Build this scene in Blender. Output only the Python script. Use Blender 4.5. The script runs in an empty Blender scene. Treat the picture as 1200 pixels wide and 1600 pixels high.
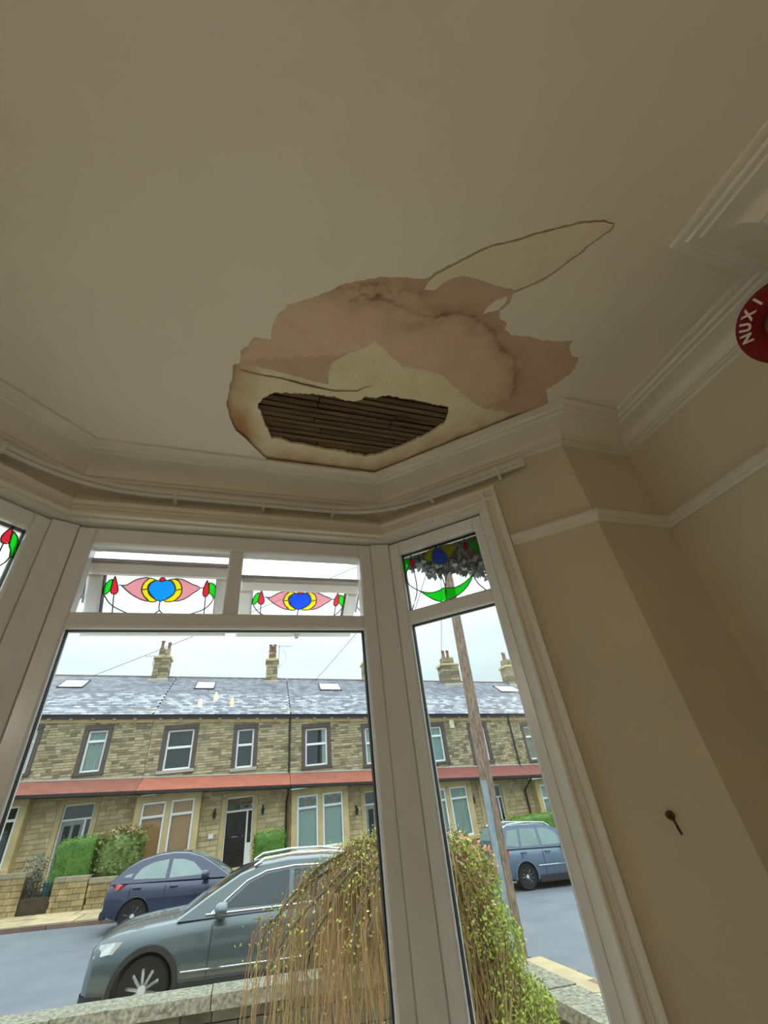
import bpy, bmesh, math, random
from mathutils import Vector, Matrix, geometry, noise
random.seed(7)
S = bpy.context.scene
C = S.collection
CZ = 1.5                       # eye height above the room floor; heights below are written relative to it where noted

# ------------------------------------------------------------------ camera
def cam_axes(p, r, y):
    cy, sy, cp, sp = math.cos(y), math.sin(y), math.cos(p), math.sin(p)
    F = Vector((sy*cp, cy*cp, sp)); rt = Vector((cy, -sy, 0)); dn = F.cross(rt)
    c, s = math.cos(r), math.sin(r)
    return c*rt + s*dn, -s*rt + c*dn, F
rt, dn, F = cam_axes(*[math.radians(a) for a in (34.63, 7.37, 21.71)])
cd = bpy.data.cameras.new('camera'); cam = bpy.data.objects.new('camera', cd); C.objects.link(cam)
cd.sensor_fit = 'VERTICAL'; cd.sensor_height = 36; cd.lens = 650*36/1600; cd.clip_start = 0.02; cd.clip_end = 400
up, bk = -dn, -F
cam.matrix_world = Matrix(((rt.x, up.x, bk.x, 0), (rt.y, up.y, bk.y, 0), (rt.z, up.z, bk.z, CZ), (0, 0, 0, 1)))
S.camera = cam

# ------------------------------------------------------------------ world: overcast sky, brighter overhead
SKY = 1.0; FILL_W = 18.
w = bpy.data.worlds.new('overcast'); S.world = w; w.use_nodes = True
nt = w.node_tree; nt.nodes.clear()
def N(t, typ, **k):
    n = t.nodes.new(typ)
    for a, b in k.items(): setattr(n, a, b)
    return n
tc = N(nt, 'ShaderNodeTexCoord'); sx = N(nt, 'ShaderNodeSeparateXYZ'); nt.links.new(tc.outputs['Generated'], sx.inputs[0])
cr = N(nt, 'ShaderNodeValToRGB'); nt.links.new(sx.outputs['Z'], cr.inputs[0])
els = cr.color_ramp.elements
els[0].position = 0.0; els[0].color = (.41, .50, .55, 1)
els[1].position = 1.0; els[1].color = (2.55, 2.7, 2.8, 1)
e = els.new(.3); e.color = (.72, .83, .88, 1)
mp = N(nt, 'ShaderNodeMapping'); mp.inputs['Scale'].default_value = (1, 1, 3.5); nt.links.new(tc.outputs['Generated'], mp.inputs[0])
nz = N(nt, 'ShaderNodeTexNoise'); nz.inputs['Scale'].default_value = 2.2; nz.inputs['Detail'].default_value = 5; nt.links.new(mp.outputs[0], nz.inputs['Vector'])
mr = N(nt, 'ShaderNodeMapRange'); mr.inputs[1].default_value = .3; mr.inputs[2].default_value = .7; mr.inputs[3].default_value = .86; mr.inputs[4].default_value = 1.1
nt.links.new(nz.outputs[0], mr.inputs[0])
vm = N(nt, 'ShaderNodeVectorMath', operation='SCALE'); nt.links.new(cr.outputs[0], vm.inputs[0]); nt.links.new(mr.outputs[0], vm.inputs['Scale'])
bg = N(nt, 'ShaderNodeBackground'); bg.inputs[1].default_value = SKY; nt.links.new(vm.outputs[0], bg.inputs[0])
wo = N(nt, 'ShaderNodeOutputWorld'); nt.links.new(bg.outputs[0], wo.inputs[0])
vs = S.view_settings
vs.view_transform = 'Standard'; vs.look = 'None'; vs.exposure = 0.72; vs.gamma = 1.0; vs.use_curve_mapping = False

# ------------------------------------------------------------------ materials
def lin(c):
    return tuple(((x/255)/12.92 if x/255 <= .04045 else ((x/255+.055)/1.055)**2.4) for x in c)
MATS = {}
def mat(name, rgb, rough=.6, var=.12, scale=8., bump=0., bscale=None, metal=0., spec=.5, rgb2=None, objvar=0., attr=None, coat=0., stretch=None, bright=None):
    """procedural: base colour, noise variation towards rgb2, optional per-object variation, per-vertex 'tint', and bump"""
    if name in MATS: return MATS[name]
    m = bpy.data.materials.new(name); m.use_nodes = True; t = m.node_tree; t.nodes.clear()
    out = N(t, 'ShaderNodeOutputMaterial'); b = N(t, 'ShaderNodeBsdfPrincipled'); t.links.new(b.outputs[0], out.inputs[0])
    b.inputs['Roughness'].default_value = rough; b.inputs['Metallic'].default_value = metal; b.inputs['Specular IOR Level'].default_value = spec
    b.inputs['Coat Weight'].default_value = coat; b.inputs['Coat Roughness'].default_value = .05
    a = lin(rgb); a2 = lin(rgb2) if rgb2 else tuple(x*(1-var*2) for x in a)
    tcn = N(t, 'ShaderNodeTexCoord'); vec = tcn.outputs['Object']
    if stretch:
        mpn = N(t, 'ShaderNodeMapping'); mpn.inputs['Scale'].default_value = stretch; t.links.new(vec, mpn.inputs[0]); vec = mpn.outputs[0]
    nn = N(t, 'ShaderNodeTexNoise'); nn.inputs['Scale'].default_value = scale; nn.inputs['Detail'].default_value = 6; t.links.new(vec, nn.inputs['Vector'])
    rp = N(t, 'ShaderNodeMapRange'); rp.inputs[1].default_value = .32; rp.inputs[2].default_value = .68; t.links.new(nn.outputs[0], rp.inputs[0])
    mx = N(t, 'ShaderNodeMix', data_type='RGBA'); mx.inputs[6].default_value = (*a, 1); mx.inputs[7].default_value = (*a2, 1); t.links.new(rp.outputs[0], mx.inputs[0])
    col = mx.outputs[2]
    if objvar:
        oi = N(t, 'ShaderNodeObjectInfo'); r2 = N(t, 'ShaderNodeMapRange'); r2.inputs[3].default_value = 1-objvar; r2.inputs[4].default_value = 1+objvar
        t.links.new(oi.outputs['Random'], r2.inputs[0])
        sc = N(t, 'ShaderNodeVectorMath', operation='SCALE'); t.links.new(col, sc.inputs[0]); t.links.new(r2.outputs[0], sc.inputs['Scale']); col = sc.outputs[0]
    if attr:      # attr = second colour reached where the vertex value 'tint' is 1
        an = N(t, 'ShaderNodeAttribute'); an.attribute_name = 'tint'
        m2 = N(t, 'ShaderNodeMix', data_type='RGBA'); m2.inputs[7].default_value = (*lin(attr), 1)
        t.links.new(an.outputs['Fac'], m2.inputs[0]); t.links.new(col, m2.inputs[6]); col = m2.outputs[2]
    t.links.new(col, b.inputs['Base Color'])
    if bump:
        bn = N(t, 'ShaderNodeTexNoise'); bn.inputs['Scale'].default_value = bscale or scale*4; bn.inputs['Detail'].default_value = 4; t.links.new(vec, bn.inputs['Vector'])
        bu = N(t, 'ShaderNodeBump'); bu.inputs['Strength'].default_value = bump; bu.inputs['Distance'].default_value = .01
        t.links.new(bn.outputs[0], bu.inputs['Height']); t.links.new(bu.outputs[0], b.inputs['Normal'])
    MATS[name] = m; return m
def clear_glass(name, tint=(255, 255, 255), refl=.06):
    if name in MATS: return MATS[name]
    m = bpy.data.materials.new(name); m.use_nodes = True; t = m.node_tree; t.nodes.clear()
    out = N(t, 'ShaderNodeOutputMaterial'); tr = N(t, 'ShaderNodeBsdfTransparent'); gl = N(t, 'ShaderNodeBsdfGlossy'); gl.inputs['Roughness'].default_value = .01
    tr.inputs[0].default_value = (*lin(tint), 1)
    lw = N(t, 'ShaderNodeLayerWeight'); lw.inputs[0].default_value = .25
    ma = N(t, 'ShaderNodeMath', operation='MULTIPLY_ADD'); ma.inputs[1].default_value = .55; ma.inputs[2].default_value = refl; ma.use_clamp = True
    t.links.new(lw.outputs['Fresnel'], ma.inputs[0])
    mx = N(t, 'ShaderNodeMixShader'); t.links.new(ma.outputs[0], mx.inputs[0]); t.links.new(tr.outputs[0], mx.inputs[1]); t.links.new(gl.outputs[0], mx.inputs[2]); t.links.new(mx.outputs[0], out.inputs[0])
    MATS[name] = m; return m
def stained(name, rgb):
    """coloured glass: the sky shows through in its colour, with a little diffusion from the textured surface"""
    m = bpy.data.materials.new(name); m.use_nodes = True; t = m.node_tree; t.nodes.clear()
    out = N(t, 'ShaderNodeOutputMaterial'); tr = N(t, 'ShaderNodeBsdfTransparent'); tl = N(t, 'ShaderNodeBsdfTranslucent'); gl = N(t, 'ShaderNodeBsdfGlossy')
    c = (*[x**.5 for x in lin(rgb)], 1); tr.inputs[0].default_value = c; tl.inputs[0].default_value = c; gl.inputs['Roughness'].default_value = .15
    m1 = N(t, 'ShaderNodeMixShader'); m1.inputs[0].default_value = .35; t.links.new(tr.outputs[0], m1.inputs[1]); t.links.new(tl.outputs[0], m1.inputs[2])
    m2 = N(t, 'ShaderNodeMixShader'); m2.inputs[0].default_value = .03; t.links.new(m1.outputs[0], m2.inputs[1]); t.links.new(gl.outputs[0], m2.inputs[2]); t.links.new(m2.outputs[0], out.inputs[0])
    MATS[name] = m; return m
def glow(name, rgb, strength):
    m = bpy.data.materials.new(name); m.use_nodes = True; t = m.node_tree; t.nodes.clear()
    out = N(t, 'ShaderNodeOutputMaterial'); em = N(t, 'ShaderNodeEmission'); em.inputs[0].default_value = (*lin(rgb), 1); em.inputs[1].default_value = strength
    t.links.new(em.outputs[0], out.inputs[0]); MATS[name] = m; return m

# ------------------------------------------------------------------ mesh helpers
class MB:
    def __init__(s): s.v = []; s.f = []; s.t = []
    def add(s, vs, fs, tint=0.):
        o = len(s.v); s.v += [tuple(p) for p in vs]; s.f += [tuple(i+o for i in f) for f in fs]; s.t += [tint]*len(vs); return s
    def box(s, x0, x1, y0, y1, z0, z1, tint=0., M=None):
        P = [(x, y, z) for z in (z0, z1) for y in (y0, y1) for x in (x0, x1)]
        if M: P = [M @ Vector(p) for p in P]
        return s.add(P, [(0, 2, 3, 1), (4, 5, 7, 6), (0, 1, 5, 4), (2, 6, 7, 3), (0, 4, 6, 2), (1, 3, 7, 5)], tint)
    def chbox(s, x0, x1, y0, y1, z0, z1, c=.01, tint=0., M=None):
        """box whose -y face (towards the viewer) is chamfered by c"""
        P = [(x0, y1, z0), (x1, y1, z0), (x1, y1, z1), (x0, y1, z1), (x0, y0+c, z0), (x1, y0+c, z0), (x1, y0+c, z1), (x0, y0+c, z1),
             (x0+c, y0, z0+c), (x1-c, y0, z0+c), (x1-c, y0, z1-c), (x0+c, y0, z1-c)]
        if M: P = [M @ Vector(p) for p in P]
        return s.add(P, [(0, 3, 2, 1), (0, 1, 5, 4), (1, 2, 6, 5), (2, 3, 7, 6), (3, 0, 4, 7), (4, 5, 9, 8), (5, 6, 10, 9), (6, 7, 11, 10), (7, 4, 8, 11), (8, 9, 10, 11)], tint)
    def prism(s, poly, z0, z1, tint=0., M=None):
        n = len(poly); P = [(x, y, z0) for x, y in poly] + [(x, y, z1) for x, y in poly]
        if M: P = [M @ Vector(p) for p in P]
        return s.add(P, [tuple(range(n-1, -1, -1)), tuple(range(n, 2*n))] + [(i, (i+1) % n, n+(i+1) % n, n+i) for i in range(n)], tint)
    def tube(s, pts, r, k=6, tint=0., cap=True):
        pts = [Vector(p) for p in pts]; rs = r if isinstance(r, (list, tuple)) else [r]*len(pts); vs = []; fs = []
        for i, p in enumerate(pts):
            d = (pts[min(i+1, len(pts)-1)] - pts[max(i-1, 0)]); d = d.normalized() if d.length else Vector((0, 0, 1))
            a = d.cross(Vector((0, 0, 1)) if abs(d.z) < .9 else Vector((1, 0, 0))).normalized(); b = d.cross(a)
            vs += [p + (a*math.cos(2*math.pi*j/k) + b*math.sin(2*math.pi*j/k))*rs[i] for j in range(k)]
        for i in range(len(pts)-1):
            fs += [(i*k+j, i*k+(j+1) % k, (i+1)*k+(j+1) % k, (i+1)*k+j) for j in range(k)]
        if cap: fs += [tuple(range(k-1, -1, -1)), tuple(range((len(pts)-1)*k, len(pts)*k))]
        return s.add(vs, fs, tint)
    def lathe(s, prof, k=16, axis='z', org=(0, 0, 0), tint=0.):
        """prof = [(radius, height)]"""
        vs = []
        for r, h in prof:
            for j in range(k):
                a = 2*math.pi*j/k; q = (r*math.cos(a), r*math.sin(a), h)
                if axis == 'y': q = (q[0], q[2], q[1])
                if axis == 'x': q = (q[2], q[0], q[1])
                vs.append((q[0]+org[0], q[1]+org[1], q[2]+org[2]))
        n = len(prof); fs = [(i*k+j, i*k+(j+1) % k, (i+1)*k+(j+1) % k, (i+1)*k+j) for i in range(n-1) for j in range(k)]
        if prof[0][0] > 1e-6: fs.append(tuple(range(k-1, -1, -1)))
        if prof[-1][0] > 1e-6: fs.append(tuple(range((n-1)*k, n*k)))
        return s.add(vs, fs, tint)
    def quad(s, a, b, c, d, tint=0.): return s.add([a, b, c, d], [(0, 1, 2, 3)], tint)
    def mesh(s, name):
        me = bpy.data.meshes.new(name); me.from_pydata(s.v, [], s.f)
        if any(s.t):
            at = me.attributes.new('tint', 'FLOAT', 'POINT'); at.data.foreach_set('value', s.t)
        return me
    def build(s, name, m, parent=None, smooth=None, loc=None, fix=True):
        me = s.mesh(name); me.materials.append(m)
        if fix:
            bm = bmesh.new(); bm.from_mesh(me); bmesh.ops.recalc_face_normals(bm, faces=bm.faces); bm.to_mesh(me); bm.free()
        if smooth is not None:
            me.shade_smooth(); me.set_sharp_from_angle(angle=math.radians(smooth))
        return link(name, me, parent, loc)
def link(name, me, parent=None, loc=None):
    o = bpy.data.objects.new(name, me); C.objects.link(o)
    if parent: o.parent = parent
    if loc: o.location = loc
    return o
def empty(name, loc=(0, 0, 0), rz=0, parent=None):
    o = bpy.data.objects.new(name, None); C.objects.link(o); o.location = loc; o.rotation_euler = (0, 0, rz); o.empty_display_size = .1
    if parent: o.parent = parent
    return o
def tag(o, label=None, cat=None, group=None, kind=None):
    if label: o['label'] = label
    if cat: o['category'] = cat
    if group: o['group'] = group
    if kind: o['kind'] = kind
    return o
def struct(o, label=None): o['kind'] = 'structure'; return tag(o, label)
def offs(path, w, closed=True):
    """mitred offset of a plan polyline to the left of its direction"""
    n = len(path); out = []
    for i, p in enumerate(path):
        p = Vector(p); a = Vector(path[(i-1) % n]) if (closed or i > 0) else None; b = Vector(path[(i+1) % n]) if (closed or i < n-1) else None
        n1 = n2 = None
        if a is not None: d = (p-a).normalized(); n1 = Vector((-d.y, d.x))
        if b is not None: d = (b-p).normalized(); n2 = Vector((-d.y, d.x))
        if n1 is None: n1 = n2
        if n2 is None: n2 = n1
        m = (n1+n2)/(1+n1.dot(n2)); out.append((p.x+m.x*w, p.y+m.y*w))
    return out
def sweep(mb, path, prof, closed=True, cap=True):
    rings = [[(x, y, z) for (x, y) in offs(path, w, closed)] for w, z in prof]
    n = len(path); k = len(prof); vs = [rings[j][i] for i in range(n) for j in range(k)]; fs = []
    for i in range(n if closed else n-1):
        i2 = (i+1) % n
        fs += [(i*k+j, i2*k+j, i2*k+(j+1) % k, i*k+(j+1) % k) for j in range(k)]
    if not closed and cap: fs += [tuple(range(k)), tuple(range((n-1)*k, n*k))[::-1]]
    return mb.add(vs, fs)
def inside(p, poly):
    x, y = p; r = False; j = len(poly)-1
    for i in range(len(poly)):
        xi, yi = poly[i]; xj, yj = poly[j]
        if (yi > y) != (yj > y) and x < (xj-xi)*(y-yi)/(yj-yi)+xi: r = not r
        j = i
    return r
def jag(poly, step=.012, amp=.003, seed=0., closed=True, skip=None):
    out = []; n = len(poly)
    for i in range(n if closed else n-1):
        a = Vector(poly[i]); b = Vector(poly[(i+1) % n]); L = (b-a).length; k = max(1, int(L/step)); d = (b-a)/max(L, 1e-9); nn = Vector((-d.y, d.x))
        for j in range(k):
            p = a+(b-a)*j/k; o = noise.noise((p.x*70+seed, p.y*70, seed))*amp + noise.noise((p.x*220, p.y*220+seed, seed))*amp*.6
            q = p+nn*o; out.append((q.x, q.y))
    if not closed: out.append(tuple(poly[-1]))
    return out
def sheet(name, outer, holes, z, th, m, parent=None, grid=0, tint=None):
    """flat sheet with holes in plan: underside at z, thickness th, with real cut edges; tint(x, y) gives a per-vertex value"""
    pts = [Vector(p) for p in outer]; ed = [(i, (i+1) % len(outer)) for i in range(len(outer))]
    for h in holes:
        o = len(pts); pts += [Vector(p) for p in h]; ed += [(o+i, o+(i+1) % len(h)) for i in range(len(h))]
    if grid:
        xs = [p[0] for p in outer]; ys = [p[1] for p in outer]
        for i in range(int((max(xs)-min(xs))/grid)):
            for j in range(int((max(ys)-min(ys))/grid)):
                p = (min(xs)+(i+.5)*grid, min(ys)+(j+.5)*grid)
                if inside(p, outer) and not any(inside(p, h) for h in holes): pts.append(Vector(p))
    vs, es, fs = geometry.delaunay_2d_cdt(pts, ed, [], 0, 1e-5)[:3]
    keep = []
    for f in fs:
        c = sum((vs[i] for i in f), Vector((0, 0)))/len(f)
        if inside(c, outer) and not any(inside(c, h) for h in holes): keep.append(tuple(f))
    bm = bmesh.new(); bv = [bm.verts.new((v.x, v.y, z)) for v in vs]
    for f in keep:
        try: bm.faces.new([bv[i] for i in f])
        except ValueError: pass
    bmesh.ops.delete(bm, geom=[v for v in bm.verts if not v.link_faces], context='VERTS')
    bmesh.ops.recalc_face_normals(bm, faces=bm.faces)
    if bm.faces and bm.faces[:][0].normal.z > 0: bmesh.ops.reverse_faces(bm, faces=bm.faces)
    be = [e for e in bm.edges if e.is_boundary]
    r = bmesh.ops.extrude_edge_only(bm, edges=be)
    for g in r['geom']:
        if isinstance(g, bmesh.types.BMVert): g.co.z = z+th
    me = bpy.data.meshes.new(name); bm.to_mesh(me); bm.free(); me.materials.append(m)
    if tint:
        at = me.attributes.new('tint', 'FLOAT', 'POINT'); at.data.foreach_set('value', [tint(v.co.x, v.co.y) for v in me.vertices])
    return link(name, me, parent)
def segdist(p, pl):
    b = 9
    for i in range(len(pl)-1):
        ax, ay = pl[i]; bx, by = pl[i+1]; dx, dy = bx-ax, by-ay; t = max(0, min(1, ((p[0]-ax)*dx+(p[1]-ay)*dy)/(dx*dx+dy*dy+1e-12)))
        b = min(b, math.hypot(p[0]-ax-t*dx, p[1]-ay-t*dy))
    return b

# ================================================================== THE ROOM
def Z(z): return z+CZ
H = Z(1.5)
EDGE = [(-2.215, -3.3), (-2.215, .957), (-1.393, .957), (-.69, 1.66), (.635, 1.66), (1.381, .957), (1.704, .957), (1.704, .288), (1.323, .288), (1.323, -1.75), (1.704, -1.75), (1.704, -3.3)]
INN = offs(EDGE, .185)
paint_ceiling = mat('ceiling_paint', (236, 229, 213), .85, .02, 3, .06, 40)
paint_wall = mat('wall_paint', (216, 207, 184), .8, .04, 2.5, .2, 50)
paint_trim = mat('trim_paint', (230, 226, 212), .5, .03, 6, .1, 30)
upvc = mat('white_upvc', (240, 243, 244), .22, .02, 5)
gasket_m = mat('gasket_rubber', (30, 30, 32), .6)
bounce_floor = mat('bounce_floor_boards', (240, 236, 228), .6, .06, 3, stretch=(1, 12, 1))  # unseen floor, colour lightened to bounce window light onto the ceiling

mb = MB().box(-2.6, 2.3, -3.7, 2.2, -.06, 0); fl = struct(mb.build('floor', bounce_floor), 'timber floor of the front room, lightened to bounce window light')
def wallpoly(name, poly, z0=0, z1=H+.1, m=None):
    return struct(MB().prism(poly, z0, z1).build(name, m or paint_wall))
OUTW = offs(EDGE, .46)
wallpoly('wall_left', [INN[0], INN[1], (-2.66, INN[1][1]), (-2.66, -3.75)])
wallpoly('wall_left_front', [INN[1], INN[2], OUTW[2], OUTW[1]])
wallpoly('wall_front', [INN[5], INN[6], (1.889, 1.4), OUTW[5]])
wallpoly('wall_right', [(1.889, 1.142), (2.16, 1.4), (2.16, -3.75), (1.889, -3.485)])
wallpoly('wall_chimney', [(1.508, .103), (1.90, .103), (1.90, -1.565), (1.508, -1.565)])
wallpoly('wall_back', [(1.95, -3.485), (-2.45, -3.485), (-2.45, -3.75), (1.95, -3.75)])
# bay: solid pieces of the two splays, header and dwarf wall
cR = Vector((.746, -.703)).normalized(); nR = Vector((-cR.y, cR.x)); KR = Vector((.73, 1.90))
cL = Vector((.7071, .7071)); nL = Vector((-.7071, .7071)); KL = Vector((-.785, 1.90))
def onR(s, d): p = KR+cR*s+nR*d; return (p.x, p.y)
def onL(s, d): p = KL+cL*s+nL*d; return (p.x, p.y)
wallpoly('wall_bay_right', [onR(.598, -.055), INN[5], OUTW[5], onR(.598, .22)])
wallpoly('wall_bay_left', [INN[2], onL(-.62, -.055), onL(-.62, .22), OUTW[2]])
eR = Vector((.635, 1.66))+cR*.575; eL = Vector((-.69, 1.66))-cL*.5175
bay = [(eL.x, eL.y), (-.69, 1.66), (.635, 1.66), (eR.x, eR.y)]
mb = MB(); sweep(mb, bay, [(.185, Z(1.19)), (.185, H+.1), (.40, H+.1), (.40, Z(1.19))], False); struct(mb.build('wall_bay_head', paint_wall))
mb = MB(); sweep(mb, bay, [(.185, 0), (.185, Z(-1.06)), (.40, Z(-1.06)), (.40, 0)], False); struct(mb.build('wall_bay_base', paint_wall))
mb = MB(); sweep(mb, bay, [(-.22, Z(-1.06)), (-.22, Z(-1.03)), (.25, Z(-1.03)), (.25, Z(-1.06))], False); struct(mb.build('trim_sill', paint_trim))  # unseen window board, made deep and white to throw light up
# outside stone lintel over the bay, with shouldered ends
stone_cream = mat('cream_sandstone', (214, 190, 140), .85, .12, 6, .4, 40)
mb = MB(); sweep(mb, bay, [(.40, Z(1.215)), (.40, Z(1.6)), (.52, Z(1.6)), (.52, Z(1.215))], False)
for x0, x1, f in ((-.80, -.64, 1), (.50, .72, -1)):
    P = [(0, 0), (.16, 0), (.16, -.004), (.135, -.012), (.12, -.03), (.095, -.036), (0, -.036)]
    xs = [(x0+p[0] if f > 0 else x1-p[0]*1.2) for p in P]
    vs = [(xs[i], 2.02+j*.14, Z(1.222)+P[i][1]) for j in (0, 1) for i in range(len(P))]; n = len(P)
    mb.add(vs, [tuple(range(n)), tuple(range(n, 2*n))[::-1]]+[(i, (i+1) % n, n+(i+1) % n, n+i) for i in range(n)])
struct(mb.build('trim_lintel', stone_cream))

# ------------------------------------------------------------------ cornice, picture rail, architrave
corn = [(0, H), (0, H-.012), (.010, H-.017), (.028, H-.017), (.036, H-.026), (.055, H-.029), (.062, H-.036), (.09, H-.039), (.118, H-.048), (.140, H-.066), (.152, H-.09), (.153, H-.099), (.163, H-.102), (.163, H-.116), (.172, H-.119), (.178, H-.128), (.187, H-.132), (.187, H)]
mb = MB(); sweep(mb, EDGE, corn); struct(mb.build('trim_cornice', paint_trim, smooth=28), 'moulded plaster cornice around the ceiling')
rs = KR-nR*.055+cR*.675
rail = [(rs.x, rs.y)]+INN[5:10]
rp = [(0, Z(.908)), (-.010, Z(.910)), (-.014, Z(.922)), (-.022, Z(.928)), (-.024, Z(.940)), (-.034, Z(.948)), (-.034, Z(.955)), (0, Z(.958))]
mb = MB(); sweep(mb, rail, rp, False); struct(mb.build('trim_picture_rail', paint_trim, smooth=25), 'cream painted picture rail')
ap = [(0, 0), (0, .014), (.004, .020), (.012, .022), (.018, .018), (.020, .011), (.032, .011), (.034, .015), (.040, .015), (.042, .011), (.050, .013), (.053, .022), (.066, .026), (.074, .026), (.076, .006), (.078, 0)]
aR = Vector((.635, 1.66))+cR*(.598+.075-.0955); aL = Vector((-.69, 1.66))-cL*(.62+.075-.1025)
mb = MB(); sweep(mb, [(aL.x, aL.y), (-.69, 1.66), (.635, 1.66), (aR.x, aR.y)], [(.185-h, Z(1.19)+a) for a, h in ap], False)
for P, o, sg in ((onR, .597, 1), (onL, -.619, -1)):
    poly = [P(o+sg*a, -.055-h) for a, h in ap]; mb.prism(poly, .1, Z(1.268 if sg > 0 else 1.268))
struct(mb.build('trim_architrave', paint_trim, smooth=25), 'white fluted architrave around the bay windows')
# soffit lining and jamb lining between the architrave and the window frames
mb = MB(); sweep(mb, bay, [(.186, Z(1.178)), (.186, Z(1.191)), (.25, Z(1.191)), (.25, Z(1.178))], False)
mb.prism([onR(.556, .0), onR(.598, -.056), onR(.602, -.056), onR(.602, .05), onR(.556, .05)], .5, Z(1.19))
mb.prism([onL(-.59, .0), onL(-.62, -.056), onL(-.625, -.056), onL(-.625, .05), onL(-.59, .05)], .5, Z(1.19))
struct(mb.build('trim_lining', paint_trim))

# ------------------------------------------------------------------ the damaged ceiling
OUT_A=[(-0.122,1.131),(-0.113,1.118),(-0.092,1.108),(-0.093,1.055),(-0.072,1.032),(-0.049,0.982),(0.017,0.975),(0.014,0.940),(0.021,0.894),(0.036,0.862),(0.063,0.823),(0.139,0.778),(0.192,0.740),(0.239,0.703),(0.297,0.675),(0.355,0.648),(0.438,0.627),(0.479,0.620),(0.500,0.620),(0.525,0.606),(0.543,0.580),(0.609,0.522),(0.660,0.476),(0.696,0.448),(0.766,0.414),(0.819,0.379),(0.875,0.349),(0.952,0.308),(1.027,0.283),(1.071,0.279),(1.080,0.296),(1.061,0.326),(1.030,0.371),(1.024,0.395),(0.998,0.425),(0.985,0.452),(0.956,0.493),(0.922,0.528),(0.866,0.571),(0.859,0.580),(0.866,0.612),(0.844,0.653),(0.864,0.680),(0.900,0.688),(0.908,0.715),(0.949,0.731),(1.024,0.717),(1.091,0.719),(1.153,0.710),(1.221,0.690),(1.231,0.722),(1.266,0.752),(1.307,0.752),(1.327,0.803),(1.328,0.844),(1.301,0.894),(1.270,0.940),(1.314,0.991)]
OUT_B=[(1.348,1.028),(1.284,1.088),(1.117,1.246),(0.966,1.396),(0.804,1.550),(0.657,1.699),(0.501,1.716),(0.269,1.704),(0.101,1.699)]
OUT_C=[(0.056,1.662),(0.001,1.601),(-0.059,1.527),(-0.101,1.488),(-0.129,1.409),(-0.145,1.333),(-0.134,1.264),(-0.131,1.219),(-0.121,1.197)]
CREAM=[(-0.120,1.121),(-0.082,1.115),(-0.006,1.116),(0.071,1.121),(0.153,1.128),(0.231,1.137),(0.267,1.137),(0.256,1.104),(0.254,1.070),(0.258,1.033),(0.312,0.977),(0.375,0.929),(0.410,0.891),(0.420,0.897),(0.461,0.915),(0.509,0.951),(0.537,0.958),(0.551,0.977),(0.628,0.975),(0.743,0.976),(0.805,1.014),(0.881,1.048),(0.946,1.083),(1.035,1.112),(1.124,1.105),(1.217,1.102)]
LATH=[(-0.014,1.326),(0.006,1.283),(0.053,1.239),(0.140,1.223),(0.217,1.212),(0.311,1.207),(0.368,1.216),(0.428,1.203),(0.446,1.177),(0.496,1.170),(0.548,1.144),(0.622,1.147),(0.694,1.143),(0.774,1.149),(0.860,1.146),(0.879,1.208),(0.884,1.257),(0.801,1.370),(0.703,1.468),(0.631,1.527),(0.551,1.560),(0.463,1.554),(0.430,1.546),(0.352,1.549),(0.289,1.544),(0.213,1.536),(0.154,1.538),(0.114,1.519),(0.066,1.520),(0.039,1.458),(0.007,1.379)]
CRACK=[(-0.095,1.151),(-0.027,1.159),(0.075,1.157),(0.159,1.166),(0.244,1.171),(0.309,1.172),(0.406,1.150),(0.432,1.125),(0.466,1.112)]
LEAF=[(0.527,0.648),(0.530,0.619),(0.548,0.588),(0.613,0.529),(0.663,0.483),(0.700,0.454),(0.770,0.419),(0.823,0.385),(0.879,0.355),(0.957,0.313),(1.032,0.288),(1.066,0.285),(1.069,0.296),(1.052,0.323),(1.019,0.369),(1.010,0.395),(0.986,0.421),(0.974,0.448),(0.947,0.487),(0.912,0.522),(0.861,0.563),(0.797,0.567),(0.699,0.564),(0.642,0.567),(0.614,0.580),(0.587,0.604),(0.564,0.638)]
FLAKE=[(0.786,0.679),(0.790,0.647),(0.809,0.616),(0.841,0.592),(0.850,0.613),(0.836,0.647),(0.810,0.661)]
ST1=[(0.213,0.719),(0.235,0.734),(0.256,0.717),(0.293,0.717),(0.306,0.692),(0.333,0.679),(0.381,0.673),(0.425,0.686),(0.458,0.668),(0.513,0.670)]
ST2=[(0.284,0.755),(0.311,0.727),(0.411,0.722),(0.462,0.735),(0.503,0.735),(0.556,0.742),(0.608,0.740),(0.672,0.700),(0.757,0.703),(0.800,0.704),(0.841,0.731),(0.895,0.762),(0.955,0.802),(1.012,0.817),(1.044,0.858),(1.087,0.910),(1.112,0.959),(1.125,1.013)]
ST3=[(0.466,0.807),(0.519,0.786),(0.570,0.779)]
ST4=[(0.778,0.743),(0.800,0.704)]
HOLE = jag(OUT_A, .010, .004, 3.1, False)+OUT_B+jag(OUT_C, .010, .004, 5.2, False)
ceiling = struct(sheet('ceiling', [(-2.5, -3.6), (2.1, -3.6), (2.1, 2.05), (-2.5, 2.05)], [HOLE], H, .004, paint_ceiling), 'cream painted ceiling with a large patch of fallen plaster')
flake_m = mat('yellowed_paint', (234, 223, 199), .85, .03, 4, .2, 60)
sheet('paint_flake', jag(LEAF, .012, .003, 9.), [], H-.003, .007, flake_m, ceiling)
sheet('paint_flake', jag(FLAKE, .012, .003, 8.), [], H-.002, .006, paint_ceiling, ceiling)
pink_m = mat('pink_plaster', (221, 188, 162), .9, 0, 9, .3, 70, rgb2=(226, 196, 172), attr=(112, 74, 42))
STAIN_AREA = [(.063, .823), (.213, .70), (.333, .665), (.513, .68), (.608, .735), (.757, .70), (.84, .735), (.955, .80), (1.044, .86), (1.11, .96), (1.125, 1.02), (1.0, 1.1), (.4, .95), (-.1, 1.1)]
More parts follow.
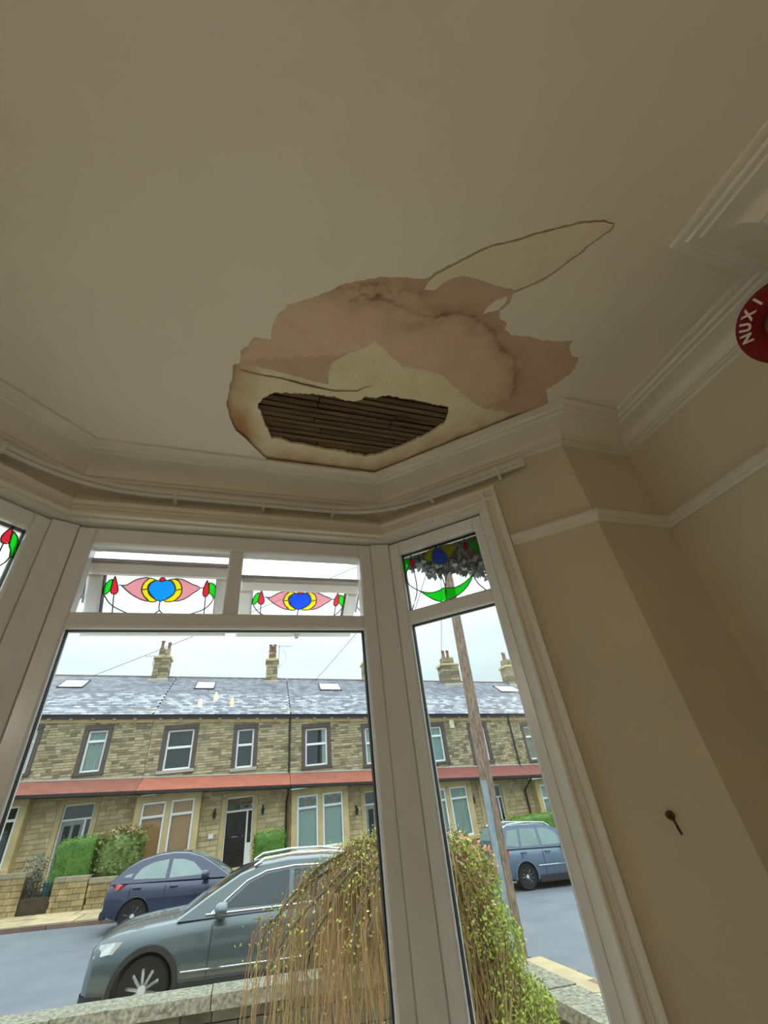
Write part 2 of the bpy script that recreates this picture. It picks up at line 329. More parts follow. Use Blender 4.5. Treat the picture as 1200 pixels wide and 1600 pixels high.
def pink_tint(x, y):
    p = (x+noise.noise((x*28, y*28, 1))*.016+noise.noise((x*80, y*80, 4))*.006, y+noise.noise((x*28, y*28, 7))*.016+noise.noise((x*80, y*80, 9))*.006)
    v = 0.
    for pl, wd, a in ((ST1, .009, .62), (ST2, .010, .72), (ST3, .012, .4), (ST4, .008, .6)):
        d = segdist(p, pl); m = .45+.75*max(0, .5+noise.noise((x*18, y*18, 2.2)))
        v = max(v, a*m*math.exp(-(d/wd)**2)); v = max(v, .30*m*math.exp(-(d/.045)**2))
    base = 0.02 if inside(p, STAIN_AREA) else .2
    base += .10*max(0, noise.noise((x*6, y*6, 3)))
    return min(1., max(v, 0)+base*(1-v))
PINK = jag(CREAM, .012, .004, 1.7, False)+[(1.40, 1.09), (1.42, .6), (1.2, .2), (.9, .2), (.4, .5), (0, .75), (-.2, 1.0), (-.2, 1.125)]
sheet('plaster_skim', PINK, [], H+.004, .011, pink_m, ceiling, .011, pink_tint)['label'] = 'water-stained pink plaster skim'
cream_m = mat('cream_backing_plaster', (238, 228, 196), .9, 0, 10, .5, 60, rgb2=(228, 214, 178), attr=(178, 118, 60))
LOW = [(-.121, 1.14), (-.131, 1.219), (-.145, 1.333), (-.101, 1.488), (0, 1.60), (.1, 1.68), (.27, 1.69), (.5, 1.70), (.65, 1.68), (.8, 1.53), (1.12, 1.23), (1.28, 1.07)]
def cream_tint(x, y):
    d = segdist((x, y), LOW); n1 = .5+noise.noise((x*9, y*9, 5)); n2 = noise.noise((x*30, y*30, 2))
    v = .62*max(0, 1-d/.13)*max(.15, n1+.3*n2+.15)+.22*max(0, noise.noise((x*5, y*5, 8)))*max(0, 1-d/.3)
    v += .35*math.exp(-(math.hypot(x+.09, y-1.46)/.06)**2)+.3*math.exp(-(segdist((x, y), CRACK)/.012)**2)*max(0, n1)
    return max(0., min(1., v))
ck = []; n = len(CRACK)
for i, p in enumerate(CRACK): ck.append((p[0], p[1]+.001+.006*math.sin(math.pi*min(1, (i+.3)/(n-1)))))
ck2 = [(p[0], p[1]-.001-.004*math.sin(math.pi*min(1, (i+.3)/(n-1)))) for i, p in enumerate(CRACK)]
CRK = jag(ck, .02, .002, 6., False)+jag(ck2[::-1], .02, .002, 6., False)
LATHH = jag(LATH, .011, .006, 2.4)
sheet('backing_plaster', [(-.25, .85), (1.5, .85), (1.5, 1.85), (-.25, 1.85)], [LATHH, CRK], H+.015, .014, cream_m, ceiling, .016, cream_tint)['label'] = 'cream backing plaster with ochre stains and a crack'
lath_m = mat('old_lath', (120, 98, 70), .85, .22, 5, .5, 30, objvar=.28, stretch=(1, 14, 14), rgb2=(78, 62, 44))
rl = random.Random(4)
y = 1.08; i = 0
while y < 1.64:
    x = -.13
    while x < 1.0:
        L = rl.choice([.38, .42, .75]) if rl.random() < .5 else 1.2; x1 = min(1.02, x+L)
        yy = y+rl.uniform(-.002, .002); hh = .0255+rl.uniform(-.003, .002); zz = H+.0295+rl.uniform(0, .004)
        tl = rl.uniform(-.003, .003)
        mb = MB(); mb.add([(x, yy, zz), (x1, yy+tl, zz+rl.uniform(-.002, .002)), (x1, yy+hh+tl, zz), (x, yy+hh, zz), (x, yy, zz+.007), (x1, yy+tl, zz+.007), (x1, yy+hh+tl, zz+.007), (x, yy+hh, zz+.007)],
               [(0, 3, 2, 1), (4, 5, 6, 7), (0, 1, 5, 4), (1, 2, 6, 5), (2, 3, 7, 6), (3, 0, 4, 7)])
        mb.build('lath', lath_m, ceiling); x = x1+.006
    y += .0315
dark_wood = mat('dark_joist', (58, 44, 32), .9, .2, 6, .3)
for x in (-.05, .36, .77): MB().box(x, x+.05, .9, 1.85, H+.04, H+.19).build('joist', dark_wood, ceiling)
MB().box(-.3, 1.55, .15, 1.9, H+.19, H+.21).build('floorboard', dark_wood, ceiling)
mb = MB(); sweep(mb, [(-.3, .15), (-.3, 1.9), (1.55, 1.9), (1.55, .15)], [(0, H+.02), (0, H+.2), (.02, H+.2), (.02, H+.02)]); mb.build('void_side', dark_wood, ceiling)

# ------------------------------------------------------------------ bay windows
glass = clear_glass('window_glass', (246, 250, 248), .035)
lead_m = mat('lead_came', (92, 88, 84), .5, .1, 20)
SG = {k: stained('glass_'+k, c) for k, c in dict(green=(20, 225, 35), red=(240, 40, 60), pink=(238, 150, 158), yellow=(252, 225, 20), blue=(15, 150, 245), royal=(15, 80, 235), drop=(70, 110, 240), lime=(200, 200, 60)).items()}
def frameM(O, ax, nn):      # local (s along, d outward, z up) to world
    return Matrix(((ax.x, nn.x, 0, O.x), (ax.y, nn.y, 0, O.y), (0, 0, 1, CZ), (0, 0, 0, 1)))
MF = frameM(Vector((0, 1.90)), Vector((1, 0)), Vector((0, 1))); MR = frameM(KR, cR, nR); ML = frameM(KL, cL, nL)
def bar(name, M, s0, s1, z0, z1, par, m=upvc, d0=0., d1=.07, c=.008):
    return MB().chbox(s0, s1, d0, d1, z0, z1, c, M=M).build(name, m, par)
def gasket(M, s0, s1, z0, z1, par, d=.028, w=.004):
    mb = MB()
    for a in ((s0, s0+w, z0, z1), (s1-w, s1, z0, z1), (s0, s1, z0, z0+w), (s0, s1, z1-w, z1)): mb.box(a[0], a[1], d, d+.025, a[2], a[3], M=M)
    return mb.build('gasket', gasket_m, par)
def pane(M, s0, s1, z0, z1, par, d=.042): return MB().box(s0, s1, d, d+.004, z0, z1, M=M).build('pane', glass, par)
def came(mb, pts, r=.0028, M=None, d=0., k=3):
    P = []
    for i in range(len(pts)-1):          # smooth the lead line with a Catmull-Rom pass
        p0, p1, p2, p3 = pts[max(i-1, 0)], pts[i], pts[i+1], pts[min(i+2, len(pts)-1)]
        for j in range(k):
            t = j/k; P.append(tuple(.5*((2*b)+(-a+c)*t+(2*a-5*b+4*c-e)*t*t+(-a+3*b-3*c+e)*t**3) for a, b, c, e in zip(p0, p1, p2, p3)))
    P.append(tuple(pts[-1])); mb.tube([M @ Vector((p[0], d, p[1])) for p in P], r, 5)
def coloured(pieces, M, par, d, leads, r=.0028):
    mb = MB()
    for col, poly in pieces:
        P = [M @ Vector((s, dd, v)) for dd in (d, d+.003) for s, v in poly]; n = len(poly)
        MB().add(P, [tuple(range(n-1, -1, -1)), tuple(range(n, 2*n))]+[(i, (i+1) % n, n+(i+1) % n, n+i) for i in range(n)]).build('coloured_glass', SG[col], par)
        came(mb, list(poly)+[poly[0]], r, M, d+.0015, 2)
    for l in leads: came(mb, l, r, M, d+.0015)
    mb.build('lead_came', lead_m, par)
ZB = -1.0
w1 = struct(empty('window_1', (0, 1.93, Z(ZB))), 'centre bay window with two open stained glass vents')
def link(name, me, parent=None, loc=None):
    o = bpy.data.objects.new(name, me); C.objects.link(o)
    if parent:
        o.parent = parent
        if parent.get('_world'):
            o.matrix_parent_inverse = Matrix.Translation(-Vector(parent['_world']))
    if loc: o.location = loc
    return o
w1['_world'] = (0., 1.93, Z(ZB))
bar('frame_stile', MF, -.735, -.660, ZB, 1.172, w1); bar('frame_stile', MF, .580, .650, ZB, 1.172, w1)
bar('frame_head', MF, -.66, .58, 1.085, 1.172, w1); bar('frame_sill', MF, -.66, .58, ZB, ZB+.07, w1)
bar('transom', MF, -.66, .58, .698, .765, w1); bar('mullion', MF, -.079, -.013, .765, 1.085, w1)
gasket(MF, -.662, .578, ZB+.068, .70, w1); pane(MF, -.66, .58, ZB+.07, .70, w1)
w2 = struct(empty('window_2', (*onR(.29, .03), Z(ZB))), 'right hand bay window with stained glass top light'); w2['_world'] = tuple(w2.location)
bar('frame_stile', MR, .022, .087, ZB, 1.172, w2); bar('frame_stile', MR, .510, .560, ZB, 1.172, w2)
bar('frame_head', MR, .087, .51, 1.097, 1.172, w2); bar('frame_sill', MR, .087, .51, ZB, ZB+.07, w2); bar('transom', MR, .087, .51, .702, .768, w2)
gasket(MR, .086, .511, ZB+.068, .703, w2); pane(MR, .087, .51, ZB+.07, .70, w2); gasket(MR, .086, .511, .767, 1.098, w2, w=.003)
w3 = struct(empty('window_3', (*onL(-.33, .03), Z(ZB))), 'left hand bay window cut by the photo edge'); w3['_world'] = tuple(w3.location)
bar('frame_stile', ML, -.12, -.055, ZB, 1.172, w3); bar('frame_stile', ML, -.60, -.535, ZB, 1.172, w3)
bar('frame_head', ML, -.535, -.12, 1.09, 1.172, w3); bar('frame_sill', ML, -.535, -.12, ZB, ZB+.07, w3); bar('transom', ML, -.535, -.12, .702, .768, w3)
gasket(ML, -.536, -.119, ZB+.068, .703, w3); pane(ML, -.535, -.12, ZB+.07, .70, w3); gasket(ML, -.536, -.119, .767, 1.091, w3, w=.003)
# corner posts between the three windows
for nm, poly in (('trim_post_right', [(.648, 1.894), onR(.024, -.006), onR(.024, .11), (.648, 2.01)]), ('trim_post_left', [onL(-.057, -.006), (-.733, 1.894), (-.733, 2.01), onL(-.057, .11)])):
    struct(MB().prism(poly, .45, Z(1.172)).build(nm, upvc), 'white plastic corner post of the bay window')

# opening vents: the sash plane leans out at the bottom
PIECES = [('green', [(.067, .157), (.068, .129), (.077, .104), (.095, .089), (.096, .125), (.089, .146), (.078, .158)]),
 ('red', [(.105, .075), (.118, .112), (.124, .137), (.119, .155), (.108, .157), (.096, .151), (.094, .129), (.099, .1)]),
 ('pink', [(.134, .116), (.156, .114), (.187, .091), (.22, .079), (.248, .078), (.228, .099), (.219, .134), (.235, .165), (.257, .187), (.219, .178), (.177, .154), (.152, .133)]),
 ('yellow', [(.248, .078), (.278, .087), (.257, .101), (.246, .13), (.257, .158), (.289, .183), (.278, .188), (.257, .187), (.235, .165), (.219, .134), (.228, .099)]),
 ('BLUE', [(.303, .094), (.319, .086), (.34, .088), (.358, .110), (.363, .133), (.351, .159), (.303, .186), (.266, .161), (.247, .133), (.245, .114), (.257, .098), (.278, .088)]),
 ('red', [(.303, .072), (.316, .082), (.303, .093), (.289, .083)]),
 ('yellow', [(.328, .085), (.354, .078), (.376, .09), (.391, .119), (.389, .154), (.365, .181), (.336, .187), (.318, .182), (.351, .159), (.364, .133), (.358, .108), (.342, .087)]),
 ('pink', [(.354, .078), (.39, .079), (.435, .101), (.473, .117), (.44, .146), (.406, .173), (.365, .184), (.389, .154), (.391, .119), (.376, .09)]),
 ('red', [(.501, .078), (.512, .111), (.513, .144), (.502, .159), (.488, .152), (.487, .125), (.493, .099)]),
 ('green', [(.511, .091), (.534, .097), (.548, .13), (.545, .15), (.537, .165), (.526, .147), (.514, .138)])]
LEADS = [[(.303, .186), (.305, .228), (.35, .255), (.42, .248), (.49, .224), (.522, .197), (.539, .165)], [(.305, .228), (.26, .255), (.192, .248), (.147, .231), (.1, .203), (.071, .163)], [(.109, .157), (.113, .28)], [(.5, .159), (.501, .28)],
 [(.246, .13), (.219, .134)], [(.363, .133), (.391, .125)], [(.124, .116), (.134, .116)], [(.473, .117), (.489, .117)]]
grey_seal = mat('grey_seal', (196, 198, 204), .5); metal = mat('steel_stay', (150, 150, 152), .35, metal=.8)
def vent(name_label, x0, y0, z0, y1, z1, width, blue, stay_side):
    T = Vector((x0, y0, Z(z0))); V = (Vector((x0, y1, Z(z1)))-T); L = V.length; V.normalize(); Nn = Vector((1, 0, 0)).cross(V)
    if Nn.y < 0: Nn = -Nn
    M = Matrix(((1, Nn.x, V.x, T.x), (0, Nn.y, V.y, T.y), (0, Nn.z, V.z, T.z), (0, 0, 0, 1)))   # local (s, d outward, v down the sash)
    v = empty('opening_sash', (0, 0, 0)); v.parent = w1; v.matrix_parent_inverse = Matrix.Translation(-Vector(w1['_world'])); v['label'] = name_label
    f = MB(); e_ = .012; wr = .062
    f.chbox(0, width, 0, .055, .010, .010+wr, .01, M=M); f.chbox(0, width, 0, .055, L-wr, L, .01, M=M)
    f.chbox(0, wr, 0, .055, .01+wr, L-wr, .01, M=M); f.chbox(width-wr, width, 0, .055, .01+wr, L-wr, .01, M=M); f.build('sash_frame', upvc, v)
    f = MB(); f.box(-.004, width+.004, -.002, .03, -.004, .010, M=M); f.build('weather_seal', grey_seal, v)
    f = MB()
    for s in (wr-.001, width-wr-.003): f.box(s, s+.004, .012, .05, .07, L-wr, M=M)
    f.build('gasket', gasket_m, v)
    MB().box(wr-.002, width-wr+.002, .03, .033, .065, L-wr, M=M).build('pane', glass, v)
    coloured([(blue if c == 'BLUE' else c, p) for c, p in PIECES], M, v, .022, LEADS)
    f = MB(); f.chbox(width*.46, width*.54, -.022, 0, L-.042, L-.022, .004, M=M); f.chbox(width*.485, width*.515, -.05, -.018, L-.038, L-.026, .004, M=M); f.build('handle', upvc, v)
    f = MB(); s = -.012 if stay_side < 0 else width+.012
    a = M @ Vector((s, .03, .16)); b = Vector((a.x-.004*stay_side, 1.975, a.z-.10)); f.tube([a, b], .005, 5); f.tube([b, Vector((b.x, 1.975, Z(1.05)))], .005, 5); f.tube([M @ Vector((s, .03, .01)), M @ Vector((s, .03, .20))], .005, 5); f.build('stay', metal, v)
vent('left hand vent, tilted out a little', -.672, 1.955, 1.037, 2.125, .737, .607, 'blue', -1)
vent('right hand vent, tilted out further', -.016, 1.955, .968, 2.235, .768, .607, 'royal', 1)
# fixed stained top light of the right window: plane (s, z)
PR = [('green', [(.088, 1.07), (.113, 1.076), (.126, 1.044), (.102, 1.007), (.09, .971), (.088, 1.02)]), ('red', [(.129, 1.066), (.146, 1.06), (.154, 1.03), (.135, 1.018), (.124, 1.031)]),
 ('lime', [(.197, 1.052), (.251, 1.085), (.282, 1.088), (.253, 1.048), (.249, 1.006), (.215, 1.03)]), ('drop', [(.287, 1.091), (.314, 1.054), (.332, 1.021), (.329, .995), (.308, .978), (.276, .984), (.254, 1.004), (.251, 1.036), (.266, 1.071)]),
 ('lime', [(.3, 1.086), (.352, 1.078), (.393, 1.05), (.36, 1.016), (.328, .99), (.334, 1.02), (.316, 1.056)]), ('red', [(.437, 1.066), (.451, 1.052), (.449, 1.026), (.434, 1.015), (.426, 1.034)]),
 ('green', [(.456, 1.059), (.488, 1.057), (.5, 1.017), (.496, .966), (.482, .997), (.462, 1.03)]),
 ('green', [(.153, .869), (.19, .85), (.223, .841), (.26, .843), (.289, .848), (.284, .784), (.245, .787), (.202, .818)]), ('green', [(.289, .848), (.334, .834), (.391, .846), (.44, .872), (.403, .826), (.349, .794), (.284, .784)])]
LR = [[(.09, .971), (.102, .918), (.153, .869)], [(.135, 1.018), (.141, .95), (.136, .866), (.095, .78)], [(.254, .985), (.26, .952), (.284, .906), (.289, .848)], [(.335, .99), (.33, .951), (.304, .9), (.289, .848)], [(.44, .872), (.455, .821), (.486, .775)],
 [(.135, 1.066), (.135, 1.1)], [(.44, 1.066), (.44, 1.1)], [(.496, .966), (.47, .91), (.44, .872)], [(.284, .784), (.285, .77)]]
tl = empty('top_light'); tl.parent = w2; tl.matrix_parent_inverse = Matrix.Translation(-Vector(w2['_world']))
pane(MR, .087, .51, .768, 1.098, tl); coloured(PR, MR, tl, .036, LR)
PL = [('red', [(-.163, 1.092), (-.151, 1.024), (-.165, 1.01), (-.178, 1.012), (-.184, 1.035), (-.175, 1.066)]), ('green', [(-.156, 1.072), (-.135, 1.057), (-.122, 1.016), (-.122, .97), (-.13, .962), (-.138, .995), (-.15, 1.013)]),
 ('lime', [(-.23, 1.05), (-.28, 1.085), (-.32, 1.08), (-.3, 1.03), (-.27, 1.01)]), ('drop', [(-.33, 1.09), (-.30, 1.03), (-.32, .985), (-.35, .985), (-.37, 1.03)])]
tl = empty('top_light'); tl.parent = w3; tl.matrix_parent_inverse = Matrix.Translation(-Vector(w3['_world']))
pane(ML, -.535, -.12, .768, 1.09, tl); coloured(PL, ML, tl, .036, [[(-.13, .962), (-.145, .92), (-.2, .87), (-.3, .84)], [(-.168, 1.01), (-.168, .78)]])

# ------------------------------------------------------------------ curtain track round the bay
def fillet(path, r, k=8):
    out = [Vector(path[0])]
    for i in range(1, len(path)-1):
        p = Vector(path[i]); a = (Vector(path[i-1])-p).normalized(); b = (Vector(path[i+1])-p).normalized()
        p0, p1 = p+a*r, p+b*r
        for j in range(k+1): t = j/k; out.append(p0*(1-t)**2+p*2*t*(1-t)+p1*t*t)
    return [tuple(q) for q in out+[Vector(path[-1])]]
tR = Vector((.635, 1.66))+cR*(.85-.0955); tL = Vector((-.69, 1.66))-cL*(.80)
trk = fillet(offs([(tL.x, tL.y), (-.69, 1.66), (.635, 1.66), (tR.x, tR.y)], .128, False), .30, 10)
ct = empty('curtain_track', (0, 1.79, Z(1.30))); ct['_world'] = tuple(ct.location)
tag(ct, 'white curtain track curving round the bay under the cornice', 'curtain track')
white_plastic = mat('white_track_plastic', (222, 220, 210), .4, .02, 6)
mb = MB(); sweep(mb, trk, [(0, Z(1.312)), (-.004, Z(1.316)), (-.004, Z(1.334)), (0, Z(1.337)), (.012, Z(1.337)), (.012, Z(1.312))], False); mb.build('track_face', white_plastic, ct)
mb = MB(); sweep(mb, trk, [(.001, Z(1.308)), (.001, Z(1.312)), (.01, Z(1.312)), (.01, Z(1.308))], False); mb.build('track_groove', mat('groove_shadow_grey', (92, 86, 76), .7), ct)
mb = MB(); sweep(mb, trk, [(-.002, Z(1.296)), (-.004, Z(1.300)), (-.004, Z(1.307)), (.012, Z(1.309)), (.012, Z(1.296))], False); mb.build('track_rail', white_plastic, ct)
brk = [(x, 1.66+.128) for x in (-.35, .06, .42)]+[tuple(Vector((.635, 1.66))+cR*s+nR*.128) for s in (.25, .62)]+[tuple(Vector((-.69, 1.66))-cL*s+nL*.128) for s in (.25, .6)]
for i, (x, yv) in enumerate(brk):
    a = math.atan2(cR.y, cR.x) if i in (3, 4) else (math.atan2(1, 1) if i > 4 else 0)
    M = Matrix.Translation((x, yv, 0)) @ Matrix.Rotation(a, 4, 'Z')
    MB().chbox(-.008, .008, -.008, .05, Z(1.290), Z(1.340), .002, M=M).build('bracket', white_plastic, ct)
rg = random.Random(2)
for i in range(16):
    s = .05+i*.042; p = Vector((.635, 1.66))+cR*s+nR*.124
    M = Matrix.Translation((p.x, p.y, 0)) @ Matrix.Rotation(math.atan2(cR.y, cR.x), 4, 'Z')
    MB().chbox(-.006, .006, -.003, .006, Z(1.296), Z(1.309), .001, M=M).build('glider', white_plastic, ct)
# tie-back hook on the splay wall
hp = KR+cR*.869-nR*.055; hk = empty('tieback_hook', (hp.x, hp.y, Z(-.14)), math.atan2(cR.y, cR.x))
tag(hk, 'small dull brass tie-back hook on the plain wall right of the window', 'hook')
brass = mat('dull_brass', (96, 82, 52), .45, .2, 30, metal=.7)
MB().lathe([(.0, -.012), (.010, -.012), (.013, -.006), (.013, 0)], 14, 'y', (0, 0, .012)).build('rose', brass, hk, 40)
MB().tube([(0, -.01, .012), (.002, -.028, .006), (.005, -.034, -.012), (.008, -.026, -.03), (.009, -.016, -.034)], .004, 6).build('hook_arm', brass, hk, 40)

# ------------------------------------------------------------------ red hat at the right edge, hung over a wall bracket on the chimney breast
red_m = mat('red_knit', (132, 6, 14), .85, .12, 60, .6, 160); white_knit = mat('white_knit', (225, 205, 200), .85, .05, 60)
hc = Vector((1.352, .235, Z(.958))); toc = (Vector((0, 0, CZ))-hc).normalized()
hx = rt - toc*rt.dot(toc); hx.normalize(); hy = toc.cross(hx)
HM = Matrix(((hx.x, hy.x, toc.x, hc.x), (hx.y, hy.y, toc.y, hc.y), (hx.z, hy.z, toc.z, hc.z), (0, 0, 0, 1)))
hat = empty('knitted_hat'); hat.matrix_world = HM
tag(hat, 'red knitted hat with white lettering hanging at the right edge', 'hat')
prof = [(.052, -.012), (.056, .012), (.070, .030), (.086, .034), (.101, .028), (.113, .012), (.117, -.010), (.114, -.034), (.104, -.058), (.084, -.082), (.052, -.098), (.02, -.104), (0, -.105)]
mb = MB().lathe(prof, 40); mb.build('hat_body', red_m, hat, 60)
mb = MB().lathe([(0, -.03), (.03, -.028), (.056, -.006)], 24); mb.build('lining', mat('grey_lining', (120, 112, 100), .9, .1, 30), hat, 60)
for ch, ang in (('N', 213), ('U', 194), ('X', 174), ('I', 152)):
    fc = bpy.data.curves.new('letter', 'FONT'); fc.body = ch; fc.size = .034; fc.extrude = .0012; fc.align_x = 'CENTER'; fc.align_y = 'CENTER'; fc.offset = .0014
    to = bpy.data.objects.new('letter_tmp', fc); me = bpy.data.meshes.new_from_object(to); bpy.data.objects.remove(to)
    me.materials.append(white_knit); o = link('letter', me, hat)
    a = math.radians(ang); o.matrix_local = Matrix.Translation((.091*math.cos(a), .091*math.sin(a), .0365)) @ Matrix.Rotation(a-math.pi/2, 4, 'Z') @ Matrix.Rotation(math.radians(-8), 4, 'X')
wb_ = empty('wall_bracket', (1.505, .06, Z(1.0))); tag(wb_, 'small brass wall bracket on the chimney breast behind the red hat', 'bracket')
MB().lathe([(.0, -.014), (.022, -.014), (.028, 0)], 16, 'x', (0, 0, 0)).build('back_plate', brass, wb_, 40)
q = hc-toc*.06-Vector((1.505, .06, Z(1.0)))
MB().tube([(0, 0, 0), (-.04, .03, -.015), tuple(q*.8), tuple(q)], .006, 8).build('arm', brass, wb_, 40)

# ------------------------------------------------------------------ ceiling light behind the viewer (its warm bulbs glint in the window)
LX, LY, LZ = -.17, -1.3, Z(1.02)
lp = empty('ceiling_light', (LX, LY, LZ)); tag(lp, 'three-armed brass ceiling light with warm candle bulbs', 'ceiling light')
MB().lathe([(0, .06), (.012, .06), (.03, .02), (.03, -.03), (.01, -.06), (0, -.07)], 16).build('hub', brass, lp, 40)
MB().tube([(0, 0, .05), (0, 0, H-LZ)], .008, 8).build('rod', brass, lp); MB().lathe([(0, H-LZ-.03), (.05, H-LZ-.02), (.055, H-LZ)], 16).build('ceiling_rose', brass, lp, 40)
bulb_m = glow('warm_bulb', (255, 164, 50), 26.)
for k in range(3):
    a = math.radians(90+120*k); dx, dy = math.cos(a), math.sin(a)
    MB().tube([(0, 0, -.02), (dx*.08, dy*.08, -.06), (dx*.17, dy*.17, -.03), (dx*.19, dy*.19, .02)], .006, 6).build('arm', brass, lp, 40)
    MB().lathe([(.009, 0), (.022, .02), (.021, .045), (.008, .085), (0, .09)], 12, 'z', (dx*.19, dy*.19, .03)).build('bulb', bulb_m, lp, 60)
# added globe out of view, left rear: invented to carry most room light
GX, GY, GZ = -2.12, -1.45, Z(.98)
gp = empty('added_fill_globe', (GX, GY, GZ)); tag(gp, 'added glowing fill globe, unseen in the left rear corner', 'added fill light')
GR = .12; MB().lathe([(0 if k in (0, 16) else GR*math.sin(math.pi*k/16), -GR*math.cos(math.pi*k/16)) for k in range(17)], 24).build('globe', glow('fill_globe_glow', (255, 248, 236), FILL_W), gp, 80)
MB().tube([(0, 0, GR-.005), (0, 0, H-GZ)], .004, 6).build('flex', white_plastic, gp); MB().lathe([(0, H-GZ-.03), (.04, H-GZ-.02), (.045, H-GZ)], 16).build('ceiling_rose', white_plastic, gp, 40)

# ================================================================== THE STREET (it falls gently to the right)
SL = .0612
def gz(x, z0=-2.17): return Z(z0)-SL*x
YAW = math.radians(-3.13); TV = Vector((math.cos(YAW), math.sin(YAW), 0)); NV = Vector((-math.sin(YAW), math.cos(YAW), 0))
def slab(mb, poly, z0, th, tint=0.):
    """sloping slab: plan polygon, top at road datum z0"""
    n = len(poly); P = [(x, y, gz(x, z0)) for x, y in poly]+[(x, y, gz(x, z0)-th) for x, y in poly]
    return mb.add(P, [tuple(range(n)), tuple(range(2*n-1, n-1, -1))]+[(i, (i+1) % n, n+(i+1) % n, n+i) for i in range(n)], tint)
def far(t, n): p = TV*t+NV*n; return (p.x, p.y)
asphalt = mat('asphalt', (108, 114, 121), .8, .12, 1.2, .3, 120, rgb2=(96, 102, 110))
flag_m = mat('york_stone_flag', (186, 168, 128), .85, .1, 3, .3, 40, objvar=.13, rgb2=(160, 146, 116))
kerb_m = mat('kerb_stone', (128, 104, 92), .85, .12, 4, .3, 40, objvar=.15)
soil_m = mat('soil', (74, 66, 50), .95, .2, 5, .5)
mb = MB(); slab(mb, [(-40, -5), (60, -5), (60, 40), (-40, 40)], -2.17, .3); struct(mb.build('road', asphalt), 'grey tarmac road sloping down to the right')
# far pavement, one flag at a time, with a kerb
fp_ = struct(empty('pavement_far', (0, 0, 0)), 'stone flag pavement on the far side of the street')
r4 = random.Random(11)
mb = MB(); slab(mb, [far(-16, 18.06), far(30, 18.06), far(30, 20.2), far(-16, 20.2)], -2.09, .1); mb.build('bed', soil_m, fp_)
for row, (n0, n1) in enumerate(((18.07, 19.25), (19.26, 20.15))):
    t = -14+row*.4
    while t < 18:
        L = r4.uniform(.75, 1.3); mb = MB(); slab(mb, [far(t+.018, n0+.012), far(t+L-.018, n0+.012), far(t+L-.018, n1-.012), far(t+.018, n1-.012)], -2.065+r4.uniform(-.006, .006), .06)
        mb.build('flag', flag_m, fp_); t += L
t = -14
while t < 18:
    L = r4.uniform(1.0, 1.6); mb = MB(); slab(mb, [far(t+.008, 17.9), far(t+L-.008, 17.9), far(t+L-.008, 18.06), far(t+.008, 18.06)], -2.07+r4.uniform(-.005, .005), .2); mb.build('kerb', kerb_m, fp_); t += L
# near pavement: along the street and round the corner into the side street
np_ = struct(empty('pavement_near', (0, 0, 0)), 'stone flag pavement outside the garden wall')
mb = MB(); slab(mb, [(-16, 7.2), (5.2, 7.2), (5.2, 9.0), (-16, 9.0)], -2.10, .1); slab(mb, [(3.4, 0), (5.25, 0), (5.25, 7.3), (3.4, 7.3)], -2.10, .1); mb.build('bed', soil_m, np_)
for k in range(14):
    x = -8+k*.95; mb = MB(); slab(mb, [(x+.01, 7.5), (x+.94, 7.5), (x+.94, 8.82), (x+.01, 8.82)], -2.075+r4.uniform(-.006, .006), .06); mb.build('flag', flag_m, np_)
for k in range(8):
    for a, b in ((3.5, 4.3), (4.31, 5.12)):
        y = .4+k*.88+(0 if a < 4 else .3); mb = MB(); slab(mb, [(a, y+.01), (b, y+.01), (b, y+.87), (a, y+.87)], -2.075+r4.uniform(-.008, .008), .06); mb.build('flag', flag_m, np_)
mb = MB(); slab(mb, [(4.0, 7.35), (5.15, 7.0), (5.2, 8.5), (5.0, 8.85), (4.4, 8.85)], -2.072, .06); mb.build('flag', flag_m, np_)
for k in range(12):
    x = -8+k*1.06; mb = MB(); slab(mb, [(x+.006, 8.84), (x+1.05, 8.84), (x+1.05, 9.0), (x+.006, 9.0)], -2.08, .2); mb.build('kerb', kerb_m, np_)
cob_m = mat('gutter_sett', (134, 128, 112), .9, .15, 5, .4, 40, objvar=.2)
for k in range(12):
    y = -.3+k*.75; mb = MB(); slab(mb, [(5.14, y+.006), (5.30, y+.006), (5.30, y+.74), (5.14, y+.74)], -2.08, .2); mb.build('kerb', kerb_m, np_)
    for q in range(3): yy = y+q*.25; mb = MB(); slab(mb, [(5.31, yy+.01), (5.55, yy+.01), (5.55, yy+.24), (5.31, yy+.24)], -2.155+r4.uniform(-.005, .005), .1); mb.build('gutter_sett', cob_m, np_)
# garden in front of the bay: unseen ground, made pale to bounce light indoors
mb = MB(); mb.add([(-7, 2.1, Z(-1.75)), (3.3, 2.1, Z(-1.95)), (3.3, 7.1, Z(-2.15)), (-7, 7.1, Z(-1.75))], [(0, 1, 2, 3)]); mb.add([(-7, 2.1, Z(-2.6)), (3.3, 2.1, Z(-2.6)), (3.3, 7.1, Z(-2.6)), (-7, 7.1, Z(-2.6))], [(3, 2, 1, 0)]); struct(mb.build('bounce_garden_ground', mat('bounce_paving', (226, 216, 196), .85, .08, 3)), 'unseen ground of the small front garden, made pale to bounce light')

